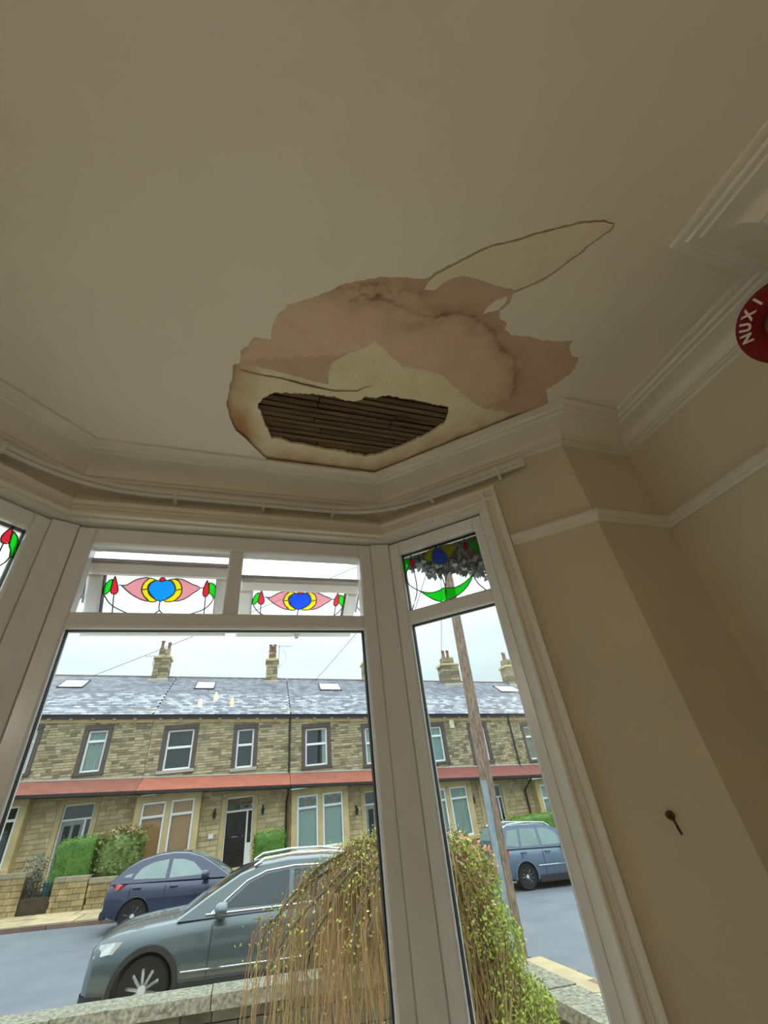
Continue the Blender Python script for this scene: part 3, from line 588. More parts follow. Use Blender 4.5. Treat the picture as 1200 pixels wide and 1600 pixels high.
# garden wall of the near house: coping stones and courses
wall_stone = mat('weathered_wall_stone', (92, 88, 72), .9, .25, 5, .6, 40, objvar=.2, rgb2=(62, 60, 52))
coping_m = mat('lichen_coping', (158, 154, 134), .9, 0, 26, .6, 90, objvar=.1, rgb2=(88, 87, 76))
def shared(mesh_mb, name, m): me = mesh_mb.mesh(name); me.materials.append(m); return me
def stonewall(name, p0, p1, top, bottom, thick, ln, hn, par_label, cat, copew=.36, coplen=(1.0, 1.4), seed=1):
    """wall between plan points p0, p1; heights follow the street"""
    R_ = random.Random(seed); p0, p1 = Vector(p0), Vector(p1); L = (p1-p0).length; d = (p1-p0)/L; nn = Vector((-d.y, d.x))
    e = empty(name, (p0.x, p0.y, gz(p0.x, bottom))); tag(e, par_label, cat); e['_world'] = tuple(e.location)
    def pc(s0, s1, w0, w1, z0, z1, nm, m):
        P = []
        for z in (z0, z1):
            for s, wv in ((s0, w0), (s1, w0), (s1, w1), (s0, w1)):
                q = p0+d*s+nn*wv; P.append((q.x, q.y, gz(q.x, z)))
        MB().add(P, [(0, 3, 2, 1), (4, 5, 6, 7), (0, 1, 5, 4), (1, 2, 6, 5), (2, 3, 7, 6), (3, 0, 4, 7)]).build(nm, m, e)
    pc(0, L, -thick/2+.02, thick/2-.02, bottom, top-.12, 'core', soil_m)
    z = bottom
    while z < top-.14:
        s = -R_.uniform(0, ln*.6)
        while s < L:
            l = ln*R_.uniform(.6, 1.4); a, b = max(0, s), min(L, s+l)
            if b-a > .05: j = R_.uniform(0, .015); pc(a+.006, b-.006, -thick/2-j, thick/2+j, z+.006, min(z+hn, top-.12)-.006, 'stone', wall_stone)
            s += l
        z += hn
    s = 0
    while s < L:
        l = R_.uniform(*coplen); b = min(L, s+l)
        if L-b < .3: b = L
        j = R_.uniform(-.008, .008); pc(s+.005, b-.005, -copew/2, copew/2, top-.12, top+j, 'coping_stone', coping_m); s = b+1e-6
    return e
stonewall('garden_wall', (3.4, 7.05), (-5.5, 7.35), -1.50, -2.12, .26, .5, .2, 'low stone garden wall with lichen-spotted coping in front of the grey car', 'wall', .40, (1.5, 1.9), 3)
stonewall('garden_wall', (3.33, 1.2), (3.38, 6.86), -1.50, -2.12, .26, .5, .2, 'stone side garden wall with square coping beside the street corner', 'wall', .42, (.8, 1.1), 5)

# ------------------------------------------------------------------ terrace opposite
stone_m = mat('sandstone_block', (196, 184, 148), .9, .2, 3, .5, 20, objvar=.0, rgb2=(160, 146, 112), attr=(112, 104, 86))
stone_g = mat('sandstone_block_ground', (212, 194, 152), .9, .18, 3, .5, 20, objvar=.2, rgb2=(182, 162, 122))
mortar_m = mat('mortar', (200, 190, 162), .95, .1, 4)
dress_m = mat('dressed_stone', (216, 192, 142), .85, .12, 3, .3, 20)
dark_paint = mat('dark_painted_stone', (92, 82, 76), .7, .1, 4)
palesill = mat('pale_sill', (178, 172, 158), .8, .06, 4)
slate_m = mat('roof_slate', (118, 120, 130), .6, 0, 3, .3, 20, rgb2=(106, 108, 120), attr=(196, 202, 212))
slate_base = mat('slate_base', (90, 90, 98), .8)
ridge_m = mat('ridge_tile', (120, 102, 100), .8, .15, 6)
gutter_m = mat('black_gutter', (38, 36, 40), .5)
white_fr = mat('white_window_frame', (244, 245, 246), .35, .02, 5)
wpane = clear_glass('house_pane', (240, 246, 244), .05)
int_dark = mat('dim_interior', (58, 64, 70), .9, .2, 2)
blinds = dict(brown=mat('brown_blind', (238, 170, 116), .9, .05, 2), pale=mat('pale_net', (206, 212, 206), .9, .04, 3), teal=mat('teal_blind', (170, 198, 198), .9, .04, 3), beige=mat('beige_blind', (176, 172, 140), .9, .05, 3),
              curtain=mat('pleated_curtain', (212, 222, 214), .9, .2, 4, stretch=(9, 1, .3), rgb2=(166, 184, 178)), frost=mat('frosted_film', (198, 212, 206), .9, .04, 2), dark=int_dark)
redroofs = [mat('red_roof_'+n, c, .75, .12, 3, .3, 20) for n, c in (('a', (150, 92, 78)), ('b', (178, 104, 84)), ('c', (166, 98, 80)), ('d', (140, 82, 74)), ('e', (140, 84, 78)))]
terracotta = mat('terracotta_pot', (150, 104, 84), .85, .1, 6)
sg_green = mat('leaded_green', (120, 165, 130), .5, .3, 18); sg_pink = mat('leaded_pink', (190, 150, 140), .5, .3, 18)
door_black = mat('black_door', (26, 26, 30), .35); door_grey = mat('grey_door', (150, 158, 152), .5)
def win(par, x0, x1, z0, z1, y, tr, m_blind='dark', side=None, name='window', fw=.08, sg=False):
    """one framed window with panes; y = plane of its outer face (towards the street is -y)"""
    wn = empty(name); wn.parent = par
    f = MB()
    f.chbox(x0, x1, y-.03, y+.05, z0, z0+fw, .008); f.chbox(x0, x1, y-.03, y+.05, z1-fw, z1, .008)
    f.chbox(x0, x0+fw, y-.03, y+.05, z0+fw, z1-fw, .008); f.chbox(x1-fw, x1, y-.03, y+.05, z0+fw, z1-fw, .008)
    zt = z1-(z1-z0)*tr if tr else None
    if tr: f.chbox(x0+fw, x1-fw, y-.035, y+.05, zt-fw*.6, zt+fw*.6, .008)
    f.build('frame', white_fr, wn)
    for a, b in (((z0+fw, zt), (zt, z1-fw)) if tr else ((z0+fw, z1-fw),)):
        MB().box(x0+fw*.9, x1-fw*.9, y+.01, y+.016, a, b).build('pane', wpane, wn)
    if sg:
        for k in range(4):
            a = x0+fw+(x1-x0-2*fw)*k/4; MB().box(a+.01, a+(x1-x0-2*fw)/4-.01, y+.02, y+.026, zt+.05, z1-fw-.02-.06*(k % 2)).build('leaded_light', sg_green if k in (0, 3) else sg_pink, wn)
    if m_blind == 'curtain':
        mbq = MB(); n = 24; P = [(x0+.02+(x1-x0-.04)*i/n, y+.10+.02*math.sin(i*1.9), z) for z in (z0+.02, z1-.02) for i in range(n+1)]
        mbq.add(P, [(i, i+1, n+2+i, n+1+i) for i in range(n)]).build('curtain', blinds['curtain'], wn)
    else: MB().box(x0+.02, x1-.02, y+.09, y+.10, z0+.02, z1-.02).build('blind' if m_blind != 'dark' else 'room_shade', blinds[m_blind], wn)
    if side == 'curtain':
        MB().box(x1-.24, x1-fw, y+.06, y+.08, z0+fw, z1-fw).build('curtain', blinds['pale'], wn)
    return wn
def blocks(x0, x1, y0, y1, z0, z1, hh, R_):
    f = MB(); f.box(x0+.02, x1-.02, y0+.02, y1-.02, z0, z1, .6); z = z0
    while z < z1-.02:
        zt = min(z+hh, z1); s = R_.uniform(.35, .65); xm = lerp_(x0, x1, s)
        for a, b in ((x0, xm), (xm, x1)): f.chbox(a+.006, b-.006, y0-R_.uniform(0, .015), y1+.005, z+.006, zt-.006, .012, R_.uniform(.1, 1))
        z = zt
    return f
def lerp_(a, b, t): return a+(b-a)*t
def house(idx, t0, t1, label, ups, bayw, door, hedges=None, chim=None, sky=None, pipe=None, base_z=-1.75, seed=1):
    tc_ = (t0+t1)/2; p = TV*tc_+NV*23.0
    h = empty('terraced_house', (p.x, p.y, CZ-SL*tc_), YAW); tag(h, label, 'house', 'terraced houses across the street')
    R_ = random.Random(seed); X0, X1 = t0-tc_, t1-tc_
    sh = lambda x, z: z-SL*x
    holes = []                       # openings incl. their stone surrounds (x0, x1, z0, z1)
    def dressed(x0, x1, z0, z1, jw, m, sill, ly=-.05, lint=.2):
        MB().chbox(x0-jw, x1+jw, ly, .1, z1, z1+lint, .012).build('lintel', m, h)
        MB().chbox(x0-jw, x0, ly, .16, z0, z1, .012).build('jamb', m, h); MB().chbox(x1, x1+jw, ly, .16, z0, z1, .012).build('jamb', m, h)
        MB().chbox(x0-jw-.02, x1+jw+.02, ly-.06, .14, z0-.13, z0, .012).build('sill', sill, h)
        holes.append((x0-jw, x1+jw, z0-.13, z1+lint))
    for (a, b, tr, bl, dk, side) in ups:
        x0, x1 = a-tc_, b-tc_; zc = -SL*(x0+x1)/2
        dressed(x0, x1, 1.9+zc, 3.5+zc, .17, dark_paint if dk else dress_m, dark_paint if dk == 2 else palesill)
        win(h, x0, x1, 1.9+zc, 3.5+zc, .10, tr, bl, side)
    # ground floor bay: two lights in a projecting stone surround
    b0, b1, bl, sg, trg = bayw; x0, x1 = b0-tc_, b1-tc_; zc = -SL*(x0+x1)/2; zt, zb = .78+zc, -1.14+zc; yb = -.42; mid = (x0+x1)/2
    MB().chbox(x0-.24, x1+.24, yb-.03, 0, zt, zt+.26, .015).build('bay_lintel', dress_m, h)
    for a, b in ((x0-.24, x0), (x1, x1+.24)): MB().chbox(a, b, yb-.03, 0, zb-.1, zt, .015).build('bay_pier', dress_m, h)
    MB().chbox(mid-.10, mid+.10, yb-.02, yb+.14, zb, zt, .015).build('bay_mullion', dress_m, h)
    MB().chbox(x0-.28, x1+.28, yb-.10, 0, zb-.16, zb, .015).build('bay_sill', dress_m, h)
    MB().chbox(x0-.24, x1+.24, yb, 0, base_z-.3+zc, zb-.16, .01).build('bay_apron', stone_g, h)
    for a, b in ((x0, mid-.10), (mid+.10, x1)): win(h, a, b, zb, zt, yb+.05, trg, bl, None, 'bay_window', .075, sg)
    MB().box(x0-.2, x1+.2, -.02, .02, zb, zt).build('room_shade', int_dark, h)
    holes.append((x0-.235, x1+.235, base_z-.5, 1.2))
    # door with fanlight and side light
    d0, d1, dm, style = door; x0, x1 = d0-tc_, d1-tc_; zc = -SL*(x0+x1)/2; zt, zb = .82+zc, -1.58+zc
    MB().chbox(x0-.18, x1+.18, -.05, .1, zt, zt+.17, .012).build('lintel', dress_m, h)
    for a, b in ((x0-.18, x0), (x1, x1+.18)): MB().chbox(a, b, -.05, .2, zb-.1, zt, .012).build('jamb', dress_m, h)
    MB().chbox(x0-.2, x1+.2, -.5, .1, zb-.35, zb, .015).build('doorstep', dress_m, h); holes.append((x0-.18, x1+.18, base_z-.5, zt+.17))
    zf = zt-.5; xs = x1-.27
    f = MB(); f.chbox(x0, x1, .06, .14, zf-.05, zf+.02, .01); f.chbox(x0, x1, .06, .14, zt-.05, zt, .01); f.chbox(x0, x0+.05, .06, .14, zb, zt, .01); f.chbox(x1-.05, x1, .06, .14, zb, zt, .01); f.chbox(xs, xs+.07, .06, .14, zb, zf, .01); f.build('door_frame', white_fr, h)
    MB().box(x0+.05, x1-.05, .10, .106, zf+.02, zt-.05).build('fanlight', wpane, h); MB().box(xs+.07, x1-.05, .10, .106, zb+.75, zf).build('side_light', wpane, h)
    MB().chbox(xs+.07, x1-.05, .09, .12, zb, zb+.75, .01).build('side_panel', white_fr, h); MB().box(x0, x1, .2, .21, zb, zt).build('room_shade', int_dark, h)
    dr = empty('front_door'); dr.parent = h
    if style == 'panel':
        MB().box(x0+.05, xs, .10, .13, zb, zf-.05).build('leaf', dm, dr); wd = (xs-x0-.05)/2
        for c in (0, 1):
            for a, b in ((.12, .42), (.5, .68), (.76, .95), (1.05, 1.72)): MB().chbox(x0+.10+c*wd*.95, x0+.05+(c+.82)*wd, .085, .11, zb+a, zb+b, .015).build('panel', dm, dr)
        MB().lathe([(.02, -.03), (.03, -.015), (.012, 0)], 10, 'y', (xs-.1, .10, zb+1.0)).build('knob', metal, dr); MB().chbox((x0+xs)/2-.12, (x0+xs)/2+.12, .085, .1, zb+.98, zb+1.03, .005).build('letter_plate', metal, dr)
    else:
        wd = (xs-x0-.05)
        for a, b in ((0, .14), (.43, .57), (.86, 1.0)): MB().chbox(x0+.05+a*wd, x0+.05+b*wd, .09, .13, zb, zf-.05, .01).build('stile', dm, dr)
        for z0_, z1_ in ((zb, zb+.5), (zf-.2, zf-.05)): MB().chbox(x0+.05, xs, .095, .125, z0_, z1_, .01).build('rail', dm, dr)
        for a, b in ((.14, .43), (.57, .86)): MB().box(x0+.05+a*wd, x0+.05+b*wd, .115, .12, zb+.5, zf-.2).build('door_glass', int_dark, dr)
    # masonry: backing wall with openings, then coursed blocks
    wl = empty('wall'); wl.parent = h
    def free(x0, x1, z0, z1):
        out = [(x0, x1)]
        for hx0, hx1, hz0, hz1 in holes:
            if hz1 <= z0+.01 or hz0 >= z1-.01: continue
            nx = []
            for a, b in out:
                if hx1 <= a or hx0 >= b: nx.append((a, b)); continue
                if hx0 > a: nx.append((a, hx0))
                if hx1 < b: nx.append((hx1, b))
            out = nx
        return out
    zs = sorted(set([base_z-.6, 4.0+SL*3]+[z for q in holes for z in q[2:]])); zs = [z for z in zs if base_z-.6 <= z <= 4.2]
    core = MB()
    for a, b in zip(zs[:-1], zs[1:]):
        for s0, s1 in free(X0, X1, a, b): core.box(s0, s1, 0, .3, a, b)
    core.build('mortar', mortar_m, wl)
    up_ = MB(); z = 1.55; lo_z = base_z-.3
    while z < 4.1:
        hgt = R_.choice((.10, .115, .13)); x = X0-R_.uniform(0, .2)
        while x < X1:
            L = R_.uniform(.18, .42)
            for a, b in free(max(x, X0), min(x+L, X1), z, z+hgt):
                if b-a > .05 and z+hgt < sh((a+b)/2, 4.05): up_.chbox(a+.009, b-.009, -.022-R_.uniform(0, .012), .02, z+.009, z+hgt-.009, .006, max(0.001, R_.random()**2))
            x += L
        z += hgt
    o = up_.build('stonework', stone_m, wl); o['kind'] = 'stuff'
    z = lo_z
    while z < 1.1:
        hgt = R_.choice((.15, .17, .19)); x = X0-R_.uniform(0, .3)
        while x < X1:
            L = R_.uniform(.32, .62)
            for a, b in free(max(x, X0), min(x+L, X1), z, z+hgt):
                if b-a > .06: MB().chbox(a+.01, b-.01, -.025-R_.uniform(0, .012), .02, z+.01, z+hgt-.01, .008).build('stone', stone_g, wl, fix=False)
            x += L
        z += hgt
    # eaves: gutter, corbels, and the roof slope with single slates
    def strip(prof, nm, m, xa=X0, xb=X1, n=1):
        k = len(prof); f = MB(); P = [(x, y, sh(x, z)) for x in (xa, xb) for y, z in prof]; f.add(P, [tuple(range(k)), tuple(range(2*k-1, k-1, -1))]+[(j, (j+1) % k, k+(j+1) % k, k+j) for j in range(k)]); return f.build(nm, m, h)
    strip([(-.02, 3.78), (-.06, 3.78), (-.08, 3.92), (-.02, 3.92)], 'eaves_course', dress_m)
    strip([(-.24, 3.96), (-.28, 4.0), (-.28, 4.08), (-.12, 4.08), (-.12, 3.96)], 'gutter', gutter_m)
    x = X0+.3
    while x < X1-.1: z_ = sh(x, 3.9); MB().chbox(x-.07, x+.07, -.2, 0, z_-.04, z_+.06, .015).build('corbel', palesill, h); x += .85
    ys, ze, yr, zr = -.3, 4.06, 4.0, 6.78; sl_ = math.hypot(yr-ys, zr-ze); n = 26; f = MB(); ca, sa = (yr-ys)/sl_, (zr-ze)/sl_
    strip([(ys+.05, ze), (yr, zr-.04), (8.2, ze), (8.2, ze-.15), (ys+.05, ze-.12)], 'roof_slope', slate_base)
    for i in range(n):
        a = sl_*i/n; b = sl_*(i+1.15)/n; x = X0-(.14 if i % 2 else 0)
        while x < X1:
            L = .29; xa, xb = max(X0, x), min(X1, x+L-.012)
            if xb-xa > .04:
                P = []
                for xx in (xa, xb):
                    for dd, hh in ((a, .035), (b, .012)): P.append((xx, ys+dd*ca-hh*sa, sh(xx, ze+dd*sa+hh*ca)))
                Q = [(q[0], q[1]+.01, q[2]-.02) for q in P]
                tt = R_.random()**1.6*(.9 if i < 13 else .35)
                f.add(P+Q, [(0, 2, 3, 1), (0, 4, 6, 2), (0, 1, 5, 4), (2, 6, 7, 3)], max(.001, tt))
            x += L
    o = f.build('slates', slate_m, h, fix=False); o['kind'] = 'stuff'
    x = X0
    while x < X1-.05:
        f = MB(); xb = min(X1, x+.45); P = [(q, yr+.12*math.cos(a), sh(q, zr-.06+.13*math.sin(a))) for q in (x+.01, xb-.01) for a in [math.pi*j/6 for j in range(7)]]
        f.add(P, [(j, j+1, 8+j, 7+j) for j in range(6)]+[tuple(range(7)), tuple(range(13, 6, -1))]).build('ridge_tile', ridge_m, h); x += .45
    # lean-to roof over bay and door
    strip([(-.98, 1.14), (0, 1.66), (0, 1.56), (-.94, 1.06)], 'lean_to_roof', redroofs[idx]); strip([(0, 1.64), (-.10, 1.62), (-.10, 1.66), (0, 1.70)], 'flashing', palesill)
    strip([(-1.06, 1.03), (-1.06, 1.12), (-.94, 1.12), (-.94, 1.03)], 'gutter', gutter_m); strip([(-.92, 1.03), (-.9, 1.10), (0, 1.10), (0, 1.03)], 'soffit', gutter_m)
    if pipe is not None:
        xp = pipe-tc_; MB().tube([(xp, -.1, sh(xp, 3.98)), (xp, -.1, sh(xp, 1.66))], .045, 8).build('downpipe', gutter_m, h); MB().tube([(xp-.05, -.98, sh(xp, 1.05)), (xp-.05, -.75, sh(xp, .9)), (xp-.08, -.12, sh(xp, .55)), (xp-.08, -.12, sh(xp, -1.9))], .05, 8).build('downpipe', gutter_m, h)
    if sky is not None:
        a, b = sky; xa, xb = a-tc_, b-tc_
        f = MB(); fr = MB()
        def rp(x, y, hh): u = (y-ys)/ca; return (x, y-hh*sa, sh(x, ze+u*sa+hh*ca))
        for x0_, x1_, y0_, y1_, t_ in ((xa, xb, 2.40, 2.46, .08), (xa, xb, 3.24, 3.3, .08), (xa, xa+.06, 2.4, 3.3, .08), (xb-.06, xb, 2.4, 3.3, .08)):
            P = [rp(x, y, q) for q in (0, t_) for x, y in ((x0_, y0_), (x1_, y0_), (x1_, y1_), (x0_, y1_))]; fr.add(P, [(0, 3, 2, 1), (4, 5, 6, 7), (0, 1, 5, 4), (1, 2, 6, 5), (2, 3, 7, 6), (3, 0, 4, 7)])
        s_ = empty('skylight'); s_.parent = h; fr.build('frame', gutter_m, s_)
        MB().quad(rp(xa+.05, 2.45, .075), rp(xb-.05, 2.45, .075), rp(xb-.05, 3.25, .075), rp(xa+.05, 3.25, .075)).build('pane', skyglass, s_, fix=False)
    if chim is not None:
        ct_, wdt, nb, aer = chim; xc = ct_-tc_; cz = sh(xc, 0); c_ = empty('chimney'); c_.parent = h
        blocks(xc-wdt/2, xc+wdt/2, 3.55, 4.35, cz+6.2, cz+7.72, .19, R_).build('stack', stone_m, c_); MB().chbox(xc-wdt/2-.06, xc+wdt/2+.06, 3.48, 4.42, cz+7.72, cz+7.86, .03).build('stack_cap', dress_m, c_)
        blocks(xc-wdt*.33, xc+wdt*.33, 3.66, 4.24, cz+7.86, cz+8.30, .15, R_).build('upper_stack', stone_m, c_)
        for k in range(nb):
            xx = xc-wdt*.2+wdt*.4*k/max(1, nb-1); MB().lathe([(.10, 0), (.11, .05), (.085, .1), (.075, .36), (.1, .4), (.1, .46), (.06, .46)], 12, 'z', (xx, 3.8+.3*(k % 2), cz+8.32)).build('pot', terracotta, c_, 40)
        MB().chbox(xc-wdt/2-.12, xc+wdt/2+.12, 3.3, 4.5, cz+6.1, cz+6.55, .05).build('lead_flashing', palesill, c_)
        if aer:
            f = MB(); x_ = xc+aer*(wdt/2+.05); f.tube([(x_, 3.6, cz+7.3), (x_, 3.6, cz+8.7 if aer > 0 else cz+7.9)], .018, 5); zt_ = cz+8.6 if aer > 0 else cz+7.85
            f.tube([(x_-.5, 3.7, zt_+.05), (x_+.75, 3.4, zt_-.05)], .014, 5)
            for k in range(6): q = -.4+k*.2; f.tube([(x_+q, 3.25, zt_-.02), (x_+q, 3.85, zt_)], .009, 4)
            f.tube([(x_, 3.6, zt_), (x_+.35, 3.6, zt_-.3), (x_+.45, 3.6, zt_-.7), (x_+.2, 3.6, zt_-1.1), (x_, 3.6, zt_-1.2)], .009, 4); f.build('aerial', metal, c_)
    return h
skyglass = mat('skylight_glass', (214, 230, 236), .05, .03, 2, spec=1.)
house(0, -10.75, -4.62, 'stone terraced house at the far left with grey glazed double door', [(-10.2, -9.06, .28, 'curtain', 2, None), (-7.13, -6.36, .27, 'curtain', 2, None)], (-10.75+.3, -8.66, 'dark', False, .24), (-7.3, -6.2, door_grey, 'glazed'), chim=(-5.5, .78, 2, -1), sky=(-9.85, -8.7), base_z=-1.95, seed=21)
house(1, -4.6, 1.52, 'stone terraced house with brown blinds in its bay and a black front door', [(-3.93, -2.8, .45, 'dark', 1, None), (-.91, -.14, .42, 'dark', 1, None)], (-4.36, -2.36, 'brown', False, .26), (-1.12, .02, door_black, 'panel'), chim=(.62, .66, 3, 1), sky=(-3.42, -2.4), pipe=1.5, seed=22)
house(2, 1.54, 7.55, 'stone terraced house with leaded top lights, behind the weeping tree', [(2.25, 3.31, .43, 'dark', 2, 'curtain'), (5.2, 6.0, .43, 'pale', 2, None)], (1.86, 3.89, 'frost', True, .24), (4.97, 6.1, door_grey, 'glazed'), chim=(6.65, .8, 2, 0), sky=(3.32, 4.57), seed=23)
house(3, 7.57, 13.38, 'stone terraced house behind the telegraph pole with pale blue curtains', [(8.3, 9.35, .27, 'teal', 2, None), (11.0, 11.82, .43, 'pale', 2, None)], (7.95, 9.97, 'curtain', False, .24), (10.9, 12.02, door_black, 'panel'), chim=(12.15, 1.2, 4, 0), pipe=13.36, seed=24)
house(4, 13.4, 19.4, 'stone terraced house at the far right above the tall hedge', [(14.18, 15.3, .32, 'beige', 2, None), (17.1, 17.9, .43, 'pale', 2, None)], (13.96, 15.9, 'pale', False, .3), (16.9, 18.0, door_black, 'panel'), chim=(16.6, .7, 2, 0), sky=(14.8, 16.25), seed=25)

# ================================================================== PARKED CARS
tyre_m = mat('tyre_rubber', (28, 28, 29), .8); alloy_m = mat('alloy', (214, 216, 218), .35, .03, 8, metal=.2); dark_plastic = mat('black_plastic', (40, 42, 44), .6)
car_glass = mat('car_glass', (44, 56, 60), .05, .05, 3, spec=.6); chrome = mat('chrome_strip', (214, 218, 222), .15, metal=.9); lamp_clear = mat('lamp_lens', (216, 222, 224), .1, .1, 30, coat=1.); lamp_red = mat('red_lens', (205, 52, 66), .15, .1, 20, coat=1.)
reflect_glass = mat('sky_reflection_car_glass', (128, 148, 146), .06, .1, 2, spec=.8)  # reflected sky is put into the colour of these car windows
seat_m = mat('car_seat', (52, 54, 56), .9)
def lerp(a, b, t): return a+(b-a)*t
def car(label, name_mat, rgb, x, y, heading, sp):
    paint = mat(name_mat, rgb, .3, .04, 3, metal=.35, coat=1., spec=.5)
    fw = Vector((math.cos(heading), math.sin(heading), -SL*math.cos(heading))).normalized(); sd = Vector((-math.sin(heading), math.cos(heading), 0)); sd = (sd-fw*sd.dot(fw)).normalized(); upv = fw.cross(sd)
    e = empty('car'); tag(e, label, 'car', 'cars parked in the street')
    e.matrix_world = Matrix(((fw.x, sd.x, upv.x, x), (fw.y, sd.y, upv.y, y), (fw.z, sd.z, upv.z, gz(x)), (0, 0, 0, 1)))
    cg = reflect_glass if sp.get('glass') else car_glass
    # lower body as a loft of rounded sections, wheel arches cut out
    st = sp['body']; V_ = []; K = 0
    for (px_, zb, zt, w_) in st:
        half = [(0, zb), (w_*.78, zb), (w_*.95, zb+.05), (w_*.995, zb+.16), (w_, lerp(zb, zt, .55)), (w_*.985, zt-.20), (w_*.955, zt-.09), (w_*.90, zt-.025), (w_*.78, zt+.0), (w_*.4, zt+.02), (0, zt+.025)]
        ring = half+[(-a, b) for a, b in half[-2:0:-1]]; K = len(ring); V_ += [(px_, a, b) for a, b in ring]
    n = len(st); Fc = [(i*K+j, i*K+(j+1) % K, (i+1)*K+(j+1) % K, (i+1)*K+j) for i in range(n-1) for j in range(K)]+[tuple(range(K-1, -1, -1)), tuple(range((n-1)*K, n*K))]
    me = bpy.data.meshes.new('body'); me.from_pydata(V_, [], Fc); bm = bmesh.new(); bm.from_mesh(me); bmesh.ops.recalc_face_normals(bm, faces=bm.faces); bm.to_mesh(me); bm.free()
    bo = bpy.data.objects.new('tmp', me); C.objects.link(bo)
    r = sp['r']; W = sp['w']; cut = MB()
    for ax in (0, -sp['wb']):
        for s in (-1, 1): cut.lathe([(r+.055, s*(W-.30) if s > 0 else -W-.1), (r+.055, W+.1 if s > 0 else -(W-.30))], 36, 'y', (ax, 0, r))
    cme = cut.mesh('cut'); bm = bmesh.new(); bm.from_mesh(cme); bmesh.ops.recalc_face_normals(bm, faces=bm.faces); bm.to_mesh(cme); bm.free()
    co = bpy.data.objects.new('cut', cme); C.objects.link(co)
    md = bo.modifiers.new('b', 'BOOLEAN'); md.object = co; md.operation = 'DIFFERENCE'; md.solver = 'EXACT'
    dg = bpy.context.evaluated_depsgraph_get(); me2 = bpy.data.meshes.new_from_object(bo.evaluated_get(dg)); bpy.data.objects.remove(bo); bpy.data.objects.remove(co)
    me2.materials.clear(); me2.materials.append(paint); me2.shade_smooth(); me2.set_sharp_from_angle(angle=math.radians(34)); me2.name = 'body'; link('body', me2, e)
    # cabin
    cp = sp['cabin']; zb0 = min(c[1] for c in cp); zr = max(c[1] for c in cp); wb_, wr_ = sp['wbelt'], sp['wroof']
    hw = lambda z: lerp(wb_, wr_, max(0, (z-zb0)/(zr-zb0)))
    rows = []
    for (cx, cz) in cp: h_ = hw(cz); rows.append([(cx, -h_, cz), (cx, -h_+.05, cz+.028), (cx, -h_*.5, cz+.045), (cx, 0, cz+.05), (cx, h_*.5, cz+.045), (cx, h_-.05, cz+.028), (cx, h_, cz)])
    mb = MB(); m_ = len(rows); mb.add([p for q in rows for p in q], [(i*7+j, i*7+j+1, (i+1)*7+j+1, (i+1)*7+j) for i in range(m_-1) for j in range(6)])
    for s in (0, 6):
        o = len(mb.v); P = [q[s] for q in rows]; mb.add(P, [tuple(range(len(P)))])
    mb.build('cabin', paint, e, 40)
    def strip_glass(i0, t0, i1, t1, nm):
        def at(i, t): a, b = Vector(cp[i]), Vector(cp[i+1]); return a+(b-a)*t
        seq = [at(i0, t0)]+[Vector(cp[i]) for i in range(i0+1, i1+1)]+[at(i1, t1)]; f = MB(); P = []
        for q in seq:
            h_ = hw(q.y)-.06
            for yy, dz in ((-h_, .036), (-h_*.5, .053), (0, .058), (h_*.5, .053), (h_, .036)): P.append((q.x+sp['gsign'].get(nm, 0)*.006, yy, q.y+dz))
        k = len(seq); f.add(P, [(i*5+j, i*5+j+1, (i+1)*5+j+1, (i+1)*5+j) for i in range(k-1) for j in range(4)]).build(nm, cg, e, 60)
    strip_glass(0, .06, sp['ws'], .9, 'windscreen'); strip_glass(m_-2, .05, m_-2, .72, 'rear_screen')
    for s in (-1, 1):
        for poly in sp['wins']:
            P = [(a, s*(hw(b)+.006), b) for a, b in poly]; Q = [(a, s*(hw(b)-.01), b) for a, b in poly]; k = len(poly)
            MB().add(P+Q, [tuple(range(k)), tuple(range(2*k-1, k-1, -1))]+[(i, (i+1) % k, k+(i+1) % k, k+i) for i in range(k)]).build('side_window', cg, e)
        if sp.get('chrome'):
            f = MB(); f.tube([(a, s*(hw(b)+.012), b) for a, b in sp['chrome']], .012, 5); f.build('window_trim', chrome, e, 40)
            f = MB(); f.tube([(a, s*(hw(b)+.02), b) for a, b in sp['chrome_low']], .011, 5); f.build('window_trim', chrome, e, 40)
        if sp.get('rails'):
            f = MB(); pts = [(a, s*(wr_-.02), b) for a, b in sp['rails']]; f.tube(pts, .022, 6); f.build('roof_rail', sp['rail_m'], e, 40)
        for hx, hz in sp['handles']: MB().chbox(hx-.1, hx+.1, -.02, .02, hz-.018, hz+.018, .006, M=Matrix.Translation((0, s*(W+.002), 0)) @ (Matrix.Rotation(math.pi, 4, 'Z') if s > 0 else Matrix.Identity(4)) @ Matrix.Translation(((-2*hx if s > 0 else 0), 0, 0))).build('door_handle', paint, e)
        for sx_ in sp['seams']: MB().box(sx_-.004, sx_+.004, -.006, .006, .36, zb0-.05, M=Matrix.Translation((0, s*(W-.002), 0))).build('door_seam', dark_plastic, e)
        # door mirror
        mx_, mz = sp['mirror']; M = Matrix.Translation((mx_, s*(W+.12), mz)) @ Matrix.Rotation(s*.15, 4, 'Z')
        f = MB(); prof = [(.0, -.11), (.06, -.10), (.085, -.03), (.085, .05), (.06, .10), (0, .11)]
        P = [M @ Vector((a, b_, c_)) for a, k_ in ((.09, .6), (.05, .95), (-.05, 1.), (-.07, .92)) for b_, c_ in [(.14*k_*math.cos(q), .10*k_*math.sin(q)) for q in [2*math.pi*i/14 for i in range(14)]]]
        f.add(P, [(i*14+j, i*14+(j+1) % 14, (i+1)*14+(j+1) % 14, (i+1)*14+j) for i in range(3) for j in range(14)]+[tuple(range(14)), tuple(range(55, 41, -1))]); mo = f.build('door_mirror', paint, e, 40)
